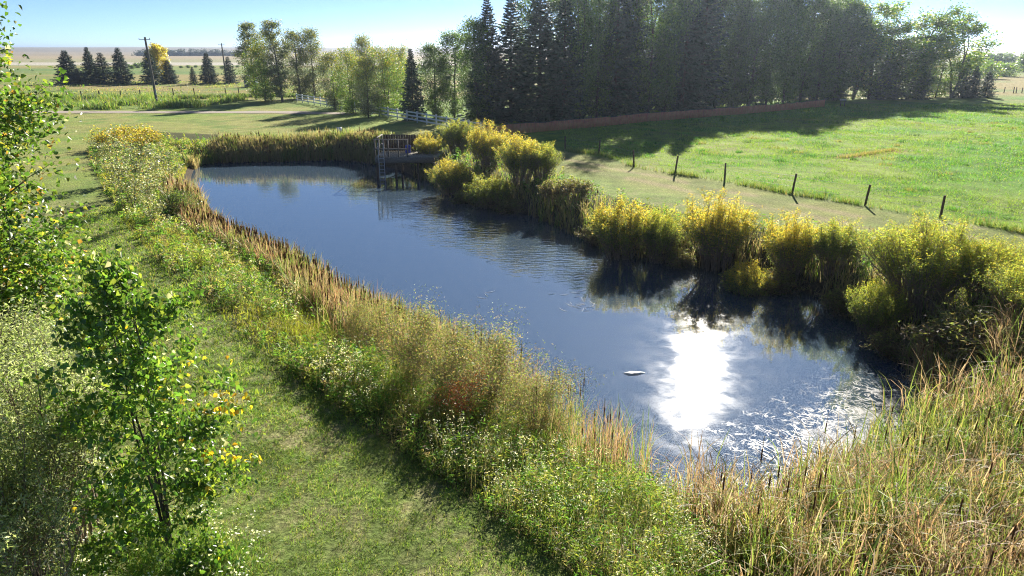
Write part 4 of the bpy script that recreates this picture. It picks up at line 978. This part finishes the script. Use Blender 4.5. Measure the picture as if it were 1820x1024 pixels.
B[:, :2] += rng.normal(size=(m, 2))*(.10*(1.1-f*.6))[:, None]
hue = np.repeat(rng.random(n), per)[:, None]
cL = np.where(hue < .55, pal(rng, m, [(.06, .13, .028), (.09, .18, .035), (.14, .21, .045)], [2, 3, 2]), np.where(hue < .82, pal(rng, m, [(.16, .2, .05), (.24, .24, .06)], [1, 1]), pal(rng, m, [(.22, .18, .1), (.22, .15, .1), (.17, .15, .1)], [2, 1, 2])))
s_ = np.clip(B[:, 1]/12, .85, 3.2)**.8
for lo_, hi_ in ((0, .33), (.33, .66), (.66, 1.01)):
    kk = (np.arange(m)/m >= lo_) & (np.arange(m)/m < hi_)
    leaves(mb, rng, B[kk], (.06, .1, .14)[int(lo_*3.1)]*s_[kk], (.026, .02, .026)[int(lo_*3.1)]*s_[kk], cL[kk], droop=(.1, -.3, -.1)[int(lo_*3.1)])
# rank grass and a few pale flowers round the foot of the sapling
n2 = 9000; a_ = rng.uniform(0, 6.28, n2); r_ = np.sqrt(rng.random(n2)); XY = np.column_stack([-5.9+2.0*r_*np.cos(a_), 8.9+1.3*r_*np.sin(a_)]); P = np.column_stack([XY, gz(XY[:, 0], XY[:, 1])-.02])
mg = MB(); cA = pal(rng, n2, [(.08, .16, .03), (.13, .22, .04), (.2, .24, .06), (.3, .26, .14)], [3, 3, 2, .8])
blades(mg, rng, P, rng.uniform(.15, .6, n2)*(1.15-r_), .011, cA*.7, cA*1.1, bend=.6, droop=.25, seg=4)
k_ = rng.choice(n2, 150, replace=False); leaves(mg, rng, np.repeat(P[k_], 5, 0)+rng.normal(size=(750, 3))*np.array([.05, .05, .05])+np.array([0, 0, .42]), .05, .035, pal(rng, 750, [(.5, .5, .46), (.6, .6, .58)], [1, 1]), droop=0)
tag(mg.obj('rank_grass', M['grass']), 'rank green grass with pale flowers round the foot of the poplar sapling', 'grass', kind='stuff')
# fluffy pale seed heads
n = 900; P = scatter(rng, n, (-38, 20, 6.5, 64), lambda x, y: acc(x, y)*ss(.52, .62, fbm(x*.45+7, y*.45, 74, 2))); hp = rng.uniform(.5, 1.0, n)
cS = np.tile((.2, .17, .1), (n, 1)); blades(mb, rng, P, hp, .008*np.clip(P[:, 1]/13, .8, 3), cS, cS, bend=.12, seg=2)
per = 9; B = np.repeat(P, per, 0); B[:, 2] += np.repeat(hp, per)*rng.uniform(.78, 1.05, n*per); B[:, :2] += rng.normal(size=(n*per, 2))*.035
s_ = np.clip(B[:, 1]/12, .85, 3)**.8
leaves(mb, rng, B, .035*s_, .022*s_, pal(rng, n*per, [(.5, .47, .42), (.4, .36, .3), (.6, .58, .55)], [2, 1, 1]), droop=0)
tag(mb.obj('bank_weeds', M['grass']), 'tangled green and tan weeds covering the banks of the pond', 'weeds', kind='stuff')

# ------------------------------------------------------------------ scum and foam on the water
sm, t_, p_, o_ = new_mat('pond_scum'); N = t_.nodes; Lk = t_.links.new
tc = N.new('ShaderNodeTexCoord'); no = N.new('ShaderNodeTexNoise'); no.inputs['Scale'].default_value = .8; no.inputs['Detail'].default_value = 7; no.inputs['Distortion'].default_value = 1.6
Lk(tc.outputs['Object'], no.inputs[0])
at_ = N.new('ShaderNodeAttribute'); at_.attribute_name = 'col'; sp = N.new('ShaderNodeSeparateColor'); Lk(at_.outputs['Color'], sp.inputs[0])
n3 = N.new('ShaderNodeTexNoise'); n3.inputs['Scale'].default_value = 2.0; n3.inputs['Detail'].default_value = 5; n3.inputs['Distortion'].default_value = 2.2; Lk(tc.outputs['Object'], n3.inputs[0])
s3 = N.new('ShaderNodeMath'); s3.operation = 'SUBTRACT'; Lk(n3.outputs[0], s3.inputs[0]); s3.inputs[1].default_value = .5
a3 = N.new('ShaderNodeMath'); a3.operation = 'ABSOLUTE'; Lk(s3.outputs[0], a3.inputs[0])
f3 = N.new('ShaderNodeMapRange'); f3.inputs[1].default_value = 0; f3.inputs[2].default_value = .05; f3.inputs[3].default_value = .42; f3.inputs[4].default_value = 0; Lk(a3.outputs[0], f3.inputs[0])
a4 = N.new('ShaderNodeMath'); a4.operation = 'ADD'; Lk(f3.outputs[0], a4.inputs[0]); Lk(no.outputs[0], a4.inputs[1])
ad = N.new('ShaderNodeMath'); ad.operation = 'MULTIPLY_ADD'; Lk(sp.outputs[0], ad.inputs[0]); ad.inputs[1].default_value = .45; Lk(a4.outputs[0], ad.inputs[2])
mr = N.new('ShaderNodeMapRange'); mr.inputs[1].default_value = .84; mr.inputs[2].default_value = 1.15; mr.inputs[4].default_value = .55; Lk(ad.outputs[0], mr.inputs[0])
Lk(mr.outputs[0], p_.inputs['Alpha']); p_.inputs['Base Color'].default_value = (.42, .42, .4, 1); p_.inputs['Roughness'].default_value = .42
b = N.new('ShaderNodeBump'); b.inputs['Strength'].default_value = .5; b.inputs['Distance'].default_value = .03; Lk(no.outputs[0], b.inputs['Height']); Lk(b.outputs[0], p_.inputs['Normal'])
M['scum'] = sm
mb = MB(); wx = np.linspace(1.5, 13, 60); wy = np.linspace(12, 21, 50); WX, WY = np.meshgrid(wx, wy); X_, Y_ = WX.ravel(), WY.ravel()
d_ = -pond_sd(X_, Y_); k = (1-ss(.4, 3.6, d_))*ss(4.5, 7, X_)*(1-ss(11.5, 13.5, X_)*.5)*(1-ss(17.5, 20, Y_))
i = (np.arange(49)[:, None]*60+np.arange(59)[None]).ravel(); i = i[(k[i] > .02)]
mb.add(np.stack([X_, Y_, np.full(len(X_), WATER_Z+.006)], 1), np.stack([i, i+1, i+61, i+60], 1), np.stack([k, k, k], 1))
tag(mb.obj('pond_scum', M['scum']), 'swirls of pale scum glittering on the water by the near right cattails', 'scum', kind='stuff')
M['foam'] = noise_mat('foam', (.6, .6, .58), (.8, .8, .78), 12, rough=.5, bump=.5)
def foam(label, px, py, kind):
    x_, y_ = at(px, py, WATER_Z); mb = MB(); rg = np.random.default_rng(int(px))
    if kind == 'pad':
        th = np.linspace(0, 2*math.pi, 22)[:-1]; r_ = .2*(1+.35*np.sin(th*2+1)+.15*np.sin(th*5)); top = [(0, 0, .05)]
        for s_, z_ in ((.55, .045), (1, .004), (1.0, -.02)): top += [(a*s_*1.25*math.cos(h_), a*s_*.75*math.sin(h_), z_) for a, h_ in zip(r_, th)]
        F3 = [(0, 1+k, 1+(k+1) % 21) for k in range(21)]; F4 = [(1+r*21+k, 1+(r+1)*21+k, 1+(r+1)*21+(k+1) % 21, 1+r*21+(k+1) % 21) for r in (0, 1) for k in range(21)]
        V = np.array(top); mb.add(V, F3, (.7, .7, .7)); mb.add(V, F4, (.7, .7, .7))
    else:
        for k in range(kind):
            a = rg.uniform(0, 6.28); c0 = rg.normal(size=2)*np.array([.35, .3]); L_ = rg.uniform(.06, .3); s = np.linspace(-1, 1, 5)
            tube(mb, np.stack([c0[0]+L_*s*math.cos(a), c0[1]+L_*s*math.sin(a)+.08*s*s, .012+0*s], 1), [.002, .006, .007, .006, .002], 5)
    o = mb.obj('floating_foam' if kind == 'pad' else 'floating_weed', M['foam']); o.location = (x_, y_, WATER_Z)
    tag(o, label, 'foam' if kind == 'pad' else 'floating weed')
foam('white foam patch floating alone left of the sun glare', 1127, 664, 'pad')
foam('starry tangle of pale floating weed strands on the dark water', 1042, 547, 16)
foam('small pale floating weed strand above the starry tangle', 1018, 522, 5)
foam('single curved pale floating weed strand nearest the left shore', 868, 521, 3)

# ------------------------------------------------------------------ thin haze volume, added to fade distance, imitate lens-flare veil and lift shadows
hz, t_, p_, o_ = new_mat('haze'); t_.nodes.remove(p_)
pv = t_.nodes.new('ShaderNodeVolumePrincipled'); pv.inputs['Color'].default_value = (.68, .81, 1, 1)
pv.inputs['Density'].default_value = .0002; pv.inputs['Anisotropy'].default_value = .75
t_.links.new(pv.outputs[0], o_.inputs['Volume'])
mb = MB(); box(mb, (0, 0, 16.0), (19000, 19000, 42.0)); hb = mb.obj('haze', hz)
tag(hb, 'thin bluish haze added over the whole farmland to veil and lift the dark trees', 'haze', kind='stuff')
cy.volume_bounces = 0; cy.volume_step_rate = 10
